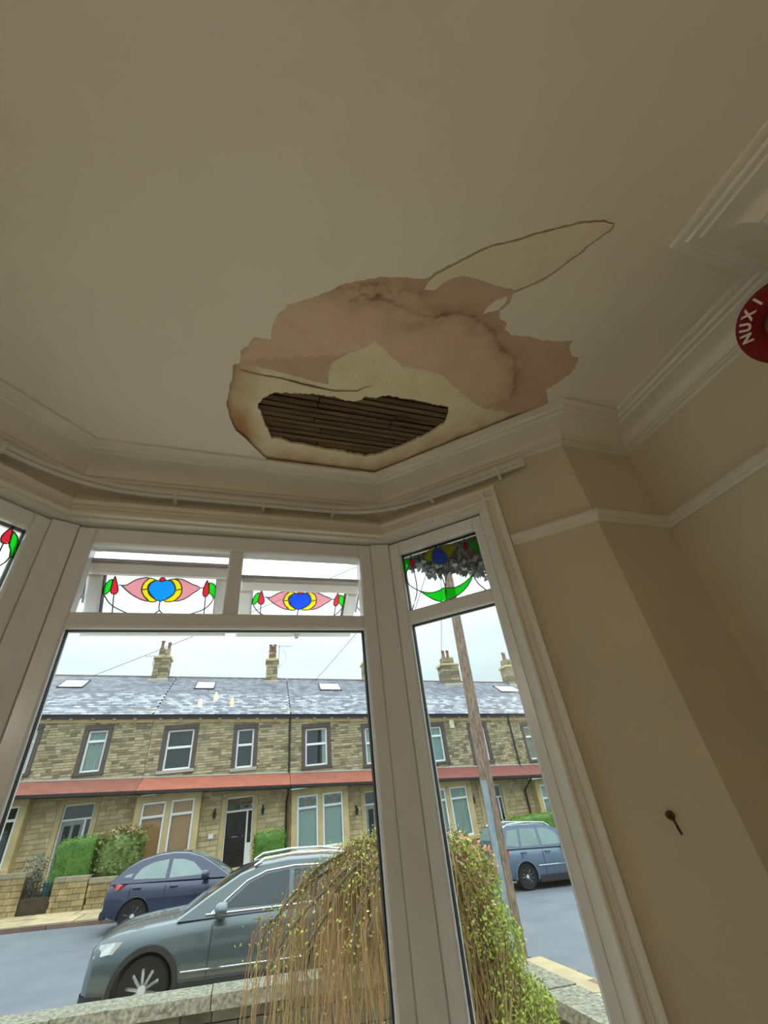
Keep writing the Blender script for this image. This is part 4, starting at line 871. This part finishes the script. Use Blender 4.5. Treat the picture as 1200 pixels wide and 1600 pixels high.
        f = MB(); f.tube([M @ Vector((-.02, 0, -.06)), M @ Vector((-.02, -s*.13, -.10)), M @ Vector((-.02, -s*.18, -.10))], .035, 8); f.build('mirror_stalk', dark_plastic, e, 40)
        # arches and sill cladding
        for ax in (0, -sp['wb']):
            f = MB(); A = [math.radians(a) for a in range(-12, 193, 8)]; P = []
            for a in A:
                for rr, yo in ((r+.035, .0), (r+.04, .022), (r+.05+sp['clad'], .018), (r+.055+sp['clad'], -.02)): P.append((ax+rr*math.cos(a), s*(W+yo), max(.17, r+rr*math.sin(a))))
            f.add(P, [(i*4+j, i*4+j+1, (i+1)*4+j+1, (i+1)*4+j) for i in range(len(A)-1) for j in range(3)]).build('wheel_arch', sp['clad_m'] or paint, e, 40)
        f = MB(); f.chbox(-sp['wb']+r+.1, -r-.1, -.02, .05, .17, sp['sill'], .015, M=Matrix.Translation((0, s*W, 0)) @ (Matrix.Rotation(math.pi, 4, 'Z') @ Matrix.Translation((sp['wb'], 0, 0)) if s > 0 else Matrix.Identity(4))); f.build('sill_cladding', dark_plastic, e)
        if sp.get('strip'):
            z_ = sp['strip']; f = MB(); f.chbox(-sp['wb']+r+.12, -r-.12, -.018, .02, z_, z_+.03, .006, M=Matrix.Translation((0, s*W, 0)) @ (Matrix.Rotation(math.pi, 4, 'Z') @ Matrix.Translation((sp['wb'], 0, 0)) if s > 0 else Matrix.Identity(4))); f.build('side_strip', sp['strip_m'], e)
        for nm, mm, pl in sp['lights']:
            P = [Vector((a, s*b, c)) for a, b, c in pl]; k = len(P); nn = (P[1]-P[0]).cross(P[2]-P[0]).normalized()
            ctr = sum(P, Vector())/k; out = Vector((ctr.x+sp['wb']/2, ctr.y*2, 0)).normalized()
            if nn.dot(out) < 0: nn = -nn
            Q = [p-nn*.10 for p in P]; P2 = [ctr+(p-ctr)*.9+nn*.012 for p in P]
            MB().add(P+Q+P2, [(i, (i+1) % k, k+(i+1) % k, k+i) for i in range(k)]+[(i, (i+1) % k, 2*k+(i+1) % k, 2*k+i) for i in range(k)]+[tuple(range(2*k, 3*k))]).build(nm, mm, e)
    f = MB(); f.chbox(-W*.55, W*.55, -.02, .05, .30, .50, .02, M=Matrix.Translation((sp['front'], 0, 0)) @ Matrix.Rotation(math.pi/2, 4, 'Z')); f.build('front_grille', dark_plastic, e)
    f = MB(); f.chbox(-W*.8, W*.8, -.03, .1, .30, .46, .03, M=Matrix.Translation((sp['rear'], 0, 0)) @ Matrix.Rotation(-math.pi/2, 4, 'Z')); f.build('rear_bumper', dark_plastic, e)
    bs = st[:5]; prow = [(q[0]+.010, q[3]*.97+.012) for q in bs][::-1]; prow = prow+[(st[0][0]+.016, 0)]+[(a, -b) for a, b in prow[::-1]]; f = MB()
    for z0_, z1_ in ((.20, .34),):
        P = [(a, b, z) for z in (z0_, z1_) for a, b in prow]; k = len(prow); f.add(P, [(i, i+1, k+i+1, k+i) for i in range(k-1) if not (i == 0 or i == k-2)])
    f.build('lower_bumper', dark_plastic, e)
    for cx_ in sp['seats']:
        for s in (-.36, .36): MB().chbox(cx_-.1, cx_+.06, s-.2, s+.2, .8, 1.28, .03).build('seat', seat_m, e)
    # wheels
    for ax in (0, -sp['wb']):
        for s in (-1, 1):
            wn = empty('wheel'); wn.parent = e; wn.location = (ax, s*(W-.12), r); wn.rotation_euler = (0, 0, 0 if s < 0 else math.pi)
            MB().lathe([(r*.66, -.10), (r*.90, -.11), (r*.985, -.085), (r, -.05), (r, .09), (r*.93, .11), (r*.6, .10)], 40, 'y').build('tyre', tyre_m, wn, 30)
            f = MB().lathe([(r*.63, -.085), (r*.67, -.10), (r*.69, -.10), (r*.69, -.06), (r*.63, -.04)], 40, 'y'); ns = sp['spokes']
            for k in range(ns):
                a = 2*math.pi*k/ns+.2; M = Matrix.Rotation(a, 4, 'Y'); f.chbox(r*.10, r*.66, -.10, -.06, -r*sp['sw'], r*sp['sw'], .012, M=M)
            f.lathe([(0, -.105), (r*.14, -.105), (r*.17, -.09), (r*.17, -.05)], 20, 'y'); f.build('alloy_rim', alloy_m, wn, 30)
            MB().lathe([(0, -.045), (r*.66, -.045)], 30, 'y').build('brake_shade', dark_plastic, wn)
    return e
grey_paint_m = dark_plastic
SPK = dict(wb=2.64, r=.345, w=.92, front=.80, rear=-3.5, gsign={}, body=[(.82, .32, .68, .62), (.785, .25, .80, .76), (.70, .21, .885, .85), (.48, .2, .945, .895), (.15, .2, .985, .915), (-.45, .2, 1.03, .92), (-1.2, .2, 1.06, .92), (-2.2, .2, 1.07, .92), (-3.0, .22, 1.08, .90), (-3.35, .3, 1.05, .85), (-3.5, .38, .98, .72)],
  cabin=[(-.30, 1.0), (-.72, 1.24), (-1.15, 1.46), (-1.5, 1.56), (-1.9, 1.6), (-2.5, 1.6), (-2.95, 1.56), (-3.2, 1.48), (-3.45, 1.05)], ws=2, wbelt=.87, wroof=.66,
  wins=[[(-.93, 1.10), (-1.30, 1.36), (-1.55, 1.45), (-1.93, 1.49), (-1.93, 1.09)], [(-2.0, 1.09), (-2.0, 1.49), (-2.45, 1.49), (-2.74, 1.44), (-2.85, 1.12)], [(-2.92, 1.14), (-2.84, 1.42), (-3.05, 1.38), (-3.18, 1.2)]],
  chrome=[(-.78, 1.06), (-1.26, 1.39), (-1.55, 1.49), (-2.0, 1.53), (-2.6, 1.52), (-3.0, 1.44), (-3.24, 1.2)], chrome_low=[(-.7, 1.05), (-2.0, 1.065), (-3.2, 1.12)], rails=[(-1.35, 1.56), (-1.5, 1.645), (-2.0, 1.69), (-2.6, 1.685), (-3.0, 1.63), (-3.1, 1.56)], rail_m=chrome,
  handles=[(-1.75, .92), (-2.72, .94)], seams=(-.82, -1.96, -2.85), mirror=(-.92, 1.10), clad=.055, clad_m=dark_plastic, sill=.40, strip=.46, strip_m=chrome,
  lights=[('headlight', lamp_clear, [(.81, .50, .70), (.80, .50, .79), (.66, .82, .84), (.46, .90, .86), (.52, .90, .74), (.73, .80, .70)]), ('fog_light', lamp_clear, [(.80, .56, .44), (.80, .56, .56), (.72, .76, .58), (.72, .76, .48)]), ('tail_light', lamp_red, [(-3.48, .6, .85), (-3.48, .6, 1.0), (-3.3, .86, 1.02), (-3.3, .86, .88)])], spokes=10, sw=.085, seats=(-1.5, -2.4))
car('blue-grey estate car parked nearest, behind the garden wall', 'paint_grey_blue', (84, 98, 104), -.811, 10.045, math.pi-.055, SPK)
SPP = dict(wb=2.59, r=.335, w=.90, front=.78, rear=-3.38, gsign={}, body=[(.80, .34, .58, .58), (.74, .24, .74, .76), (.55, .2, .86, .86), (.1, .2, .93, .895), (-.5, .2, .97, .90), (-1.4, .2, .98, .90), (-2.3, .2, 1.0, .90), (-2.8, .22, 1.02, .90), (-3.15, .28, 1.02, .84), (-3.35, .34, .96, .74), (-3.40, .40, .82, .64)],
  cabin=[(-.30, .96), (-.75, 1.22), (-1.15, 1.42), (-1.5, 1.51), (-1.9, 1.54), (-2.3, 1.51), (-2.7, 1.42), (-3.0, 1.28), (-3.32, .99)], ws=2, wbelt=.85, wroof=.60,
  wins=[[(-.98, 1.05), (-1.32, 1.32), (-1.6, 1.40), (-1.88, 1.42), (-1.88, 1.03)], [(-1.98, 1.03), (-1.98, 1.42), (-2.35, 1.38), (-2.62, 1.27), (-2.74, 1.13), (-2.76, 1.06)], [(-2.84, 1.1), (-2.8, 1.18), (-2.95, 1.16), (-3.02, 1.11)]],
  handles=[(-1.72, .86), (-2.62, .88)], seams=(-.86, -1.93, -2.78), mirror=(-.95, 1.06), clad=.0, clad_m=None, sill=.34, rails=None,
  lights=[('headlight', lamp_clear, [(.7, .6, .7), (.7, .6, .84), (.4, .86, .86), (.45, .87, .74)]), ('tail_light', lamp_red, [(-3.36, .56, .84), (-3.35, .56, .95), (-3.12, .82, .99), (-2.98, .885, .97), (-3.08, .875, .86)])], spokes=10, sw=.06, seats=(-1.4, -2.2), glass='pale')
hp_ = math.radians(-3.15); car('dark blue hatchback parked across the road by the clipped hedge', 'paint_dark_blue', (36, 47, 76), -1.93+2.59*math.cos(hp_), 16.85+2.59*math.sin(hp_), hp_, SPP)
SPY = dict(wb=2.58, r=.335, w=.89, front=.82, rear=-3.36, gsign={}, body=[(.84, .34, .62, .62), (.78, .26, .78, .78), (.6, .2, .9, .86), (.1, .2, .97, .885), (-.5, .2, 1.01, .89), (-1.4, .2, 1.03, .89), (-2.4, .2, 1.04, .89), (-3.0, .24, 1.05, .88), (-3.25, .3, 1.04, .84), (-3.36, .36, 1.0, .76)],
  cabin=[(-.42, 1.0), (-.8, 1.28), (-1.1, 1.48), (-1.4, 1.58), (-1.8, 1.62), (-2.5, 1.63), (-3.0, 1.60), (-3.15, 1.55), (-3.32, 1.03)], ws=2, wbelt=.85, wroof=.68,
  wins=[[(-.95, 1.08), (-1.25, 1.42), (-1.45, 1.51), (-1.82, 1.53), (-1.82, 1.07)], [(-1.92, 1.07), (-1.92, 1.53), (-2.5, 1.53), (-2.58, 1.07)], [(-2.68, 1.08), (-2.6, 1.53), (-2.98, 1.49), (-3.14, 1.12)]],
  handles=[(-1.68, .92), (-2.56, .93)], seams=(-.84, -1.87, -2.64), mirror=(-.9, 1.1), clad=.04, clad_m=None, sill=.36, strip=.56, strip_m=chrome, rails=[(-1.3, 1.56), (-1.5, 1.66), (-2.2, 1.70), (-2.9, 1.66), (-3.05, 1.58)], rail_m=chrome,
  lights=[('headlight', lamp_clear, [(.7, .6, .72), (.7, .6, .86), (.45, .85, .88), (.5, .86, .76)]), ('tail_light', lamp_red, [(-3.33, .68, .82), (-3.33, .68, 1.0), (-3.1, .86, 1.0), (-3.1, .87, .84)])], spokes=11, sw=.065, seats=(-1.4, -2.3), glass='pale')
hy_ = math.radians(-1.6); car('blue-grey boxy off-roader parked beyond the telegraph pole', 'paint_steel_blue', (92, 110, 130), 9.318+2.58*math.cos(hy_), 16.10+2.58*math.sin(hy_), hy_, SPY)

# ================================================================== PLANTS, HEDGES, POLE AND SMALL STREET THINGS
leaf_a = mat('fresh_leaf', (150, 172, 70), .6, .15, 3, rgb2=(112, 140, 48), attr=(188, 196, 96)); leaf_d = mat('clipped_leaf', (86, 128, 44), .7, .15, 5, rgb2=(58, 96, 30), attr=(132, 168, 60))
leaf_p = mat('variegated_leaf', (118, 138, 72), .6, .15, 5, rgb2=(84, 108, 50), attr=(176, 132, 100)); leaf_g = mat('grey_leaf', (122, 128, 112), .8, .2, 6, rgb2=(86, 92, 80), attr=(140, 146, 130))
twig_m = mat('willow_twig', (160, 122, 84), .8, .1, 4, rgb2=(116, 78, 50), attr=(150, 138, 84)); bark_m = mat('bark', (98, 84, 64), .9, .2, 8, .5)
dry_m = mat('dry_blossom', (196, 160, 128), .8, .15, 5, rgb2=(170, 122, 92))
def leafq(mb, p, s, R_, up=.4, tint=None):
    d = Vector((R_.gauss(0, 1), R_.gauss(0, 1), R_.gauss(0, 1)+up)).normalized(); a = d.cross(Vector((R_.gauss(0, 1), R_.gauss(0, 1), R_.gauss(0, 1)))).normalized()
    p = Vector(p); w_ = a*s*.32; l = d*s; mb.add([p, p+l*.5+w_, p+l, p+l*.5-w_], [(0, 1, 2, 3)], max(.001, R_.random()) if tint is None else tint)
# weeping tree in the garden: arching limbs with long hanging shoots
wt = empty('weeping_tree', (1.62, 4.85, Z(-2.05))); tag(wt, 'weeping tree with bare trailing twigs in the front garden', 'tree'); wt['_world'] = tuple(wt.location)
R_ = random.Random(31); base = Vector((1.62, 4.85, Z(-2.05))); crown = Vector((1.60, 4.85, Z(-.40)))
MB().tube([base, base+Vector((.03, .02, .6)), base+Vector((-.02, .03, 1.2)), crown], [.07, .06, .055, .06], 10).build('trunk', bark_m, wt, 60)
limbs = MB(); shoots = MB(); leaves = MB(); tips = []
for k in range(46):
    a = 2*math.pi*k/46+R_.uniform(-.1, .1); rr = R_.uniform(.4, 1.42)*(1. if math.cos(a) < .15 else .5); hgt = R_.uniform(.04, .24)*(1-.3*rr)
    pts = [crown+Vector((0, 0, -.02))]
    for j in range(1, 9):
        t = j/8; q = crown+Vector((math.cos(a)*rr*t+R_.uniform(-.03, .03), math.sin(a)*rr*t*.9+R_.uniform(-.03, .03), hgt*math.sin(min(1, t*1.15)*math.pi*.62)*1.15-.42*t**2.2*rr)); pts.append(q)
    limbs.tube(pts, [.02-.0016*j for j in range(9)], 5)
    tips += [(pts[j], a, rr*j/8) for j in range(2, 9)]
limbs.build('limbs', bark_m, wt, 60)['kind'] = 'stuff'
for k in range(1900):
    p, a, r0 = R_.choice(tips); p = p+Vector((R_.gauss(0, .06), R_.gauss(0, .06), R_.gauss(0, .025))); L = R_.uniform(.35, 1.25)*(.75+.4*r0)
    L = min(L, p.z-Z(-1.98)); oa = a+R_.gauss(0, .5); out = R_.uniform(.03, .22); pts = [p]; cv = R_.gauss(0, .13); cw = R_.gauss(0, .13)
    for j in range(1, 7):
        t = j/6; pts.append(p+Vector((math.cos(oa)*out*math.sqrt(t)+cv*t*t, math.sin(oa)*out*math.sqrt(t)+cw*t*t, (.07*math.sin(math.pi*min(1, t*2.4))-L*t**1.25))))
    shoots.tube(pts, [.0042, .004, .0036, .0032, .0028, .0022, .0014], 3, max(.001, R_.random()**2), False)
    if R_.random() < .22:
        for j in range(R_.randint(1, 6)):
            q = pts[R_.randint(0, 6)]; leafq(leaves, q, R_.uniform(.014, .026), R_)
for k in range(4200):
    p, a, r0 = R_.choice(tips); p = p+Vector((R_.gauss(0, .08), R_.gauss(0, .08), R_.gauss(.01, .045))); leafq(leaves, p, R_.uniform(.014, .03), R_, .8)
o = shoots.build('shoots', twig_m, wt, fix=False); o['kind'] = 'stuff'; o = leaves.build('leaves', leaf_a, wt, fix=False); o['kind'] = 'stuff'
# leafy shrub right of it
def shrub(name, label, loc, blobs, nst, nlf, ls, lm, tm, seed, cat='shrub', dry=0):
    R_ = random.Random(seed); e = empty(name, loc); tag(e, label, cat); e['_world'] = tuple(loc); b0 = Vector(loc); st = MB(); lf = MB(); dr = MB()
    for k in range(nst):
        c, rx, rz = R_.choice(blobs); tgt = Vector(c)+Vector((R_.gauss(0, .45)*rx, R_.gauss(0, .45)*rx, R_.gauss(0, .45)*rz)); s0 = b0+Vector((R_.gauss(0, .12), R_.gauss(0, .12), 0)); mid = s0*.45+tgt*.55+Vector((R_.gauss(0, .08), R_.gauss(0, .08), R_.uniform(.05, .2)))
        st.tube([s0, s0*.7+mid*.3+Vector((0, 0, .05)), mid, tgt], [.008, .007, .005, .002], 4, max(.001, R_.random()), False)
    for k in range(nlf):
        c, rx, rz = R_.choice(blobs); d = Vector((R_.gauss(0, 1), R_.gauss(0, 1), R_.gauss(0, 1))).normalized()*R_.uniform(.45, 1.05)**.6
        leafq(lf, Vector(c)+Vector((d.x*rx, d.y*rx, d.z*rz)), R_.uniform(.6, 1.3)*ls, R_, .7)
    for k in range(dry):
        c, rx, rz = blobs[R_.randint(0, 1)]; d = Vector((R_.gauss(0, 1), R_.gauss(0, 1), abs(R_.gauss(0, 1)))).normalized(); leafq(dr, Vector(c)+Vector((d.x*rx, d.y*rx, d.z*rz*1.15)), R_.uniform(.03, .06), R_, .5)
    o = st.build('stems', tm, e, fix=False); o['kind'] = 'stuff'; o = lf.build('leaves', lm, e, fix=False); o['kind'] = 'stuff'
    if dry: o = dr.build('dry_flowers', dry_m, e, fix=False); o['kind'] = 'stuff'
    return e
bl = [((2.15, 4.75, Z(-.56)), .26, .22), ((2.42, 4.75, Z(-.72)), .16, .25), ((2.25, 4.65, Z(-.95)), .28, .25), ((2.5, 4.7, Z(-1.15)), .17, .24), ((2.38, 4.6, Z(-1.4)), .24, .25), ((2.62, 4.6, Z(-1.55)), .16, .2), ((1.95, 4.8, Z(-.8)), .2, .22), ((2.6, 4.5, Z(-1.8)), .2, .2)]
shrub('leafy_shrub', 'pale green leafy shrub with dried flower heads before the telegraph pole', (2.15, 4.7, Z(-2.08)), bl, 420, 9500, .029, leaf_a, twig_m, 5, dry=260)
# hanging dark creeper outside, above the right hand window
R_ = random.Random(8); ivy = MB(); ivm = mat('dark_creeper', (150, 156, 162), .9, .1, 8, attr=(170, 176, 182))
for k in range(4500):
    s = R_.uniform(.08, .56); lim = 1.03-.17*max(0, min(1, (s-.13)/.33)) + .05*math.exp(-((s-.36)/.05)**2)-.02*math.sin(s*40)
    z = R_.uniform(lim, 1.25); p = KR+cR*(s*1.12-.02)+nR*R_.uniform(.16, .24); leafq(ivy, (p.x, p.y, Z(.02+z*1.06-.03)), R_.uniform(.03, .055), R_, -.2)
iv = ivy.build('hanging_creeper', ivm, None, fix=False); tag(iv, 'dark grey creeper hanging outside the top of the right window', 'creeper', kind='stuff')
# telegraph pole with a cable guard and wires
wood_pole = mat('pole_timber', (160, 138, 120), .85, .18, 6, .6, 30, stretch=(5, 5, 1.1), rgb2=(98, 80, 68), attr=(150, 140, 120)); galv = mat('galvanised_guard', (140, 160, 170), .6, .12, 8, .3, 40)
pb = Vector((4.98, 9.0, gz(4.98)-.1)); ptop = Vector((5.24, 9.0, Z(6.55))); pl = empty('telegraph_pole', pb); tag(pl, 'brown timber telegraph pole at the street corner', 'pole'); pl['_world'] = tuple(pb)
MB().tube([pb.lerp(ptop, t) for t in [i/10 for i in range(11)]], [.145-.0045*i for i in range(11)], 18).build('post', wood_pole, pl, 40)
g0 = pb.lerp(ptop, 0)+Vector((-.14, -.11, 0)); g1 = pb.lerp(ptop, .298)+Vector((-.12, -.11, 0)); d_ = (g1-g0)
f = MB(); P = []
for q in (g0, g1):
    for a, b in ((-.055, .03), (-.055, -.02), (-.035, -.04), (.035, -.04), (.055, -.02), (.055, .03)): P.append(q+Vector((a, b, 0)))
f.add(P, [(i, (i+1) % 6, 6+(i+1) % 6, 6+i) for i in range(6)]+[tuple(range(6)), tuple(range(11, 5, -1))]).build('cable_guard', galv, pl)
for t in (.93, .96): q = pb.lerp(ptop, t); MB().chbox(q.x-.3, q.x+.3, q.y-.06, q.y+.06, q.z-.04, q.z+.04, .01).build('cross_arm', wood_pole, pl)
wire_m = mat('black_cable', (60, 62, 66), .6)
def cable(label, end, sag):
    a = pb.lerp(ptop, .965); b = Vector(end); pts = [a.lerp(b, i/20)-Vector((0, 0, sag*4*(i/20)*(1-i/20))) for i in range(21)]
    o = MB().tube(pts, .011, 5).build('overhead_cable', wire_m); tag(o, label, 'cable', 'overhead cables from the pole')
cable('overhead cable running left to the skylight house roof', (-6.55, 24.0, Z(6.40)), .12); cable('overhead cable running to the roof above the leaded bay', (4.2, 24.0, Z(5.85)), .10)
cable('overhead cable seen just left inside the right window', (8.1, 24.0, Z(4.6)), .10); cable('overhead cable dropping beside the pole towards the broad chimney', (12.6, 25.5, Z(6.3)), .3)
# ------------------------------------------------------------------ front gardens opposite
fg = struct(empty('ground_far_gardens', (0, 0, 0)), 'raised front gardens of the terrace')
mb = MB(); slab(mb, [far(-15, 20.2), far(25, 20.2), far(25, 23.1), far(-15, 23.1)], -1.68, .6); mb.build('soil', soil_m, fg)
yel_stone = mat('yellow_wall_stone', (168, 150, 106), .9, .2, 4, .5, 30, objvar=.18, rgb2=(128, 112, 80)); _ws = wall_stone
wall_stone = yel_stone; _cp = coping_m; coping_m = mat('far_coping', (150, 142, 118), .9, .12, 5, .4, 30, objvar=.12)
stonewall('front_wall', far(-6.95, 20.3), far(-13, 20.3), -1.02, -2.1, .3, .42, .16, 'front wall at the far left of the terrace before the grey door', 'wall', .36, (.9, 1.3), 7)
stonewall('front_wall', far(-5.1, 20.3), far(-6.1, 20.3), -1.2, -2.1, .34, .36, .15, 'short yellow stone wall end below the clipped box hedge', 'wall', .36, (.5, .7), 8)
stonewall('front_wall', far(-1.5, 20.3), far(-5.08, 20.3), -1.3, -2.1, .3, .42, .16, 'front wall with long coping behind the dark blue car', 'wall', .36, (1., 1.4), 9)
stonewall('front_wall', far(7.3, 20.3), far(-.2, 20.3), -1.3, -2.1, .3, .42, .16, 'front wall of the leaded-light house behind the weeping tree', 'wall', .36, (1., 1.4), 10)
stonewall('front_wall', far(19, 20.3), far(7.6, 20.3), -1.3, -2.1, .3, .42, .16, 'front wall below the tall hedge behind the off-roader', 'wall', .36, (1., 1.4), 12)
def hedge(label, t0, t1, n0, n1, z0, z1, ls, lm, seed, round_=.12, nl=4200, name='hedge', cat='hedge'):
    R_ = random.Random(seed); tc_ = (t0+t1)/2; p = TV*tc_+NV*(n0+n1)/2; zb_ = gz(0, z0)-SL*tc_; e = empty(name, (p.x, p.y, zb_), YAW); tag(e, label, cat)
    hx, hy, hz = (t1-t0)/2, (n1-n0)/2, z1-z0; bm = bmesh.new(); bmesh.ops.create_cube(bm, size=1.); bmesh.ops.subdivide_edges(bm, edges=bm.edges[:], cuts=9, use_grid_fill=True)
    for v in bm.verts:
        c = Vector((v.co.x*2*hx, v.co.y*2*hy, (v.co.z+.5)*hz)); q = Vector((max(-hx+round_, min(hx-round_, c.x)), max(-hy+round_, min(hy-round_, c.y)), max(round_, min(hz-round_, c.z)))); d = c-q
        if d.length > 1e-6: c = q+d.normalized()*min(d.length, round_)
        v.co = c+Vector((noise.noise(c*6), noise.noise(c*6+Vector((5, 0, 0))), noise.noise(c*6+Vector((0, 7, 0)))))*.03*(.97)
    me = bpy.data.meshes.new('hedge_core'); bm.to_mesh(me); faces = [(f.calc_center_median(), f.normal.copy()) for f in bm.faces]; bm.free(); me.materials.append(lm); me.shade_smooth(); link('foliage_core', me, e)
    lf = MB()
    for k in range(nl):
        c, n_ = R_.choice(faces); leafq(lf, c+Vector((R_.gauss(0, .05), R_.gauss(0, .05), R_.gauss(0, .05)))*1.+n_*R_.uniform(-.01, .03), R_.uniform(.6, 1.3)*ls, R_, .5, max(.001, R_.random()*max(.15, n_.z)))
    o = lf.build('leaves', lm, e, fix=False); o['kind'] = 'stuff'; return e
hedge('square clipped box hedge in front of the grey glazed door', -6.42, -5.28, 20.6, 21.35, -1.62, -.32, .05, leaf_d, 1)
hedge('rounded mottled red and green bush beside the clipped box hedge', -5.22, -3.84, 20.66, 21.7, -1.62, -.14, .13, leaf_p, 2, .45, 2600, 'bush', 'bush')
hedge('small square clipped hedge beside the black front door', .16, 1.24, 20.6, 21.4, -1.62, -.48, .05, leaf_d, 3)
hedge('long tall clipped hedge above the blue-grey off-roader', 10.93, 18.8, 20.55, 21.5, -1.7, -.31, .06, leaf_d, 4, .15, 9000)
hedge('low round green bush under the pale curtained bay', 8.55, 9.15, 21.3, 21.9, -1.7, -.9, .06, leaf_d, 6, .28, 900, 'bush', 'bush')
shrub('grey_shrub', 'grey-green leggy shrub by the iron gate at the far left', (*far(-6.98, 20.9), gz(-6.9, -1.7)), [((*far(-7.0, 20.9), gz(-6.9, -1.05)), .33, .4), ((*far(-6.85, 20.8), gz(-6.7, -1.4)), .22, .4)], 60, 900, .07, leaf_g, twig_m, 14)
shrub('palm_shrub', 'spiky pale palm-like shrub at the far left edge', (*far(-9.3, 20.9), gz(-9.2, -1.7)), [((*far(-9.25, 20.8), gz(-9.2, .85)), .55, .5), ((*far(-9.3, 20.8), gz(-9.2, .3)), .4, .5)], 30, 500, .32, leaf_a, bark_m, 15)
ip = TV*-6.55+NV*20.32; gt = empty('iron_gate', (ip.x, ip.y, gz(ip.x, -2.05)), YAW); tag(gt, 'black iron bar gate between the two front walls', 'gate')
iron = mat('black_iron', (36, 38, 40), .5)
for k in range(8): MB().tube([(-.36+k*.1, 0, .05), (-.36+k*.1, 0, .72+.1*math.sin(k*.45))], .014, 6).build('bar', iron, gt)
for z in (.12, .62): MB().box(-.42, .40, -.014, .014, z-.02, z+.02).build('rail', iron, gt)
q = TV*-6.42+NV*20.75; pt = empty('plant_pot', (q.x, q.y, gz(q.x, -1.68))); tag(pt, 'teal plant pot beside the iron gate', 'pot'); teal_m = mat('teal_glaze', (56, 140, 138), .4, .1, 6)
MB().lathe([(.10, 0), (.16, .3), (.18, .34), (.15, .36), (.14, .30), (0, .28)], 18).build('pot_body', teal_m, pt, 40); MB().lathe([(0, .31), (.14, .305)], 16).build('earth', soil_m, pt)
# house number plate, wall lamps and alarm box on the fronts opposite
def plate(name, label, cat, t, zs_, sx_, sz_, m, y=-.05): p = TV*t+NV*(23.0+y); o = MB().chbox(-sx_/2, sx_/2, -.03, .03, -sz_/2, sz_/2, .01).build(name, m, None); o.location = (p.x, p.y, Z(zs_)-SL*t); o.rotation_euler = (0, 0, YAW); tag(o, label, cat)
plate('number_plate', 'small white plate on the stone beside the black front door', 'plate', -1.62, -.52, .2, .16, white_fr)
plate('alarm_box', 'cream alarm box under the eaves beside the telegraph pole', 'alarm box', 9.95, 3.62, .26, .42, mat('cream_plastic', (226, 220, 190), .5), -.08)
def lamp(t, zs_, label): p = TV*t+NV*22.9; e = empty('wall_lamp', (p.x, p.y, Z(zs_)-SL*t), YAW); tag(e, label, 'wall lamp'); MB().chbox(-.03, .03, .03, .08, -.18, .18, .01).build('back_plate', iron, e); MB().tube([(0, .05, .1), (0, -.06, .16), (0, -.1, .08)], .014, 6).build('arm', iron, e); MB().lathe([(.04, -.16), (.07, .02), (.03, .08), (0, .09)], 8, 'z', (0, -.1, 0)).build('lantern', iron, e)
lamp(-1.55, .25, 'black wall lamp left of the black front door'); lamp(.42, .3, 'black wall lamp right of the black front door'); lamp(4.55, .1, 'black wall lamp left of the door behind the weeping tree'); lamp(10.35, .25, 'black wall lamp beside the pale curtained bay')
for o in bpy.data.objects:
    if '_world' in o: del o['_world']
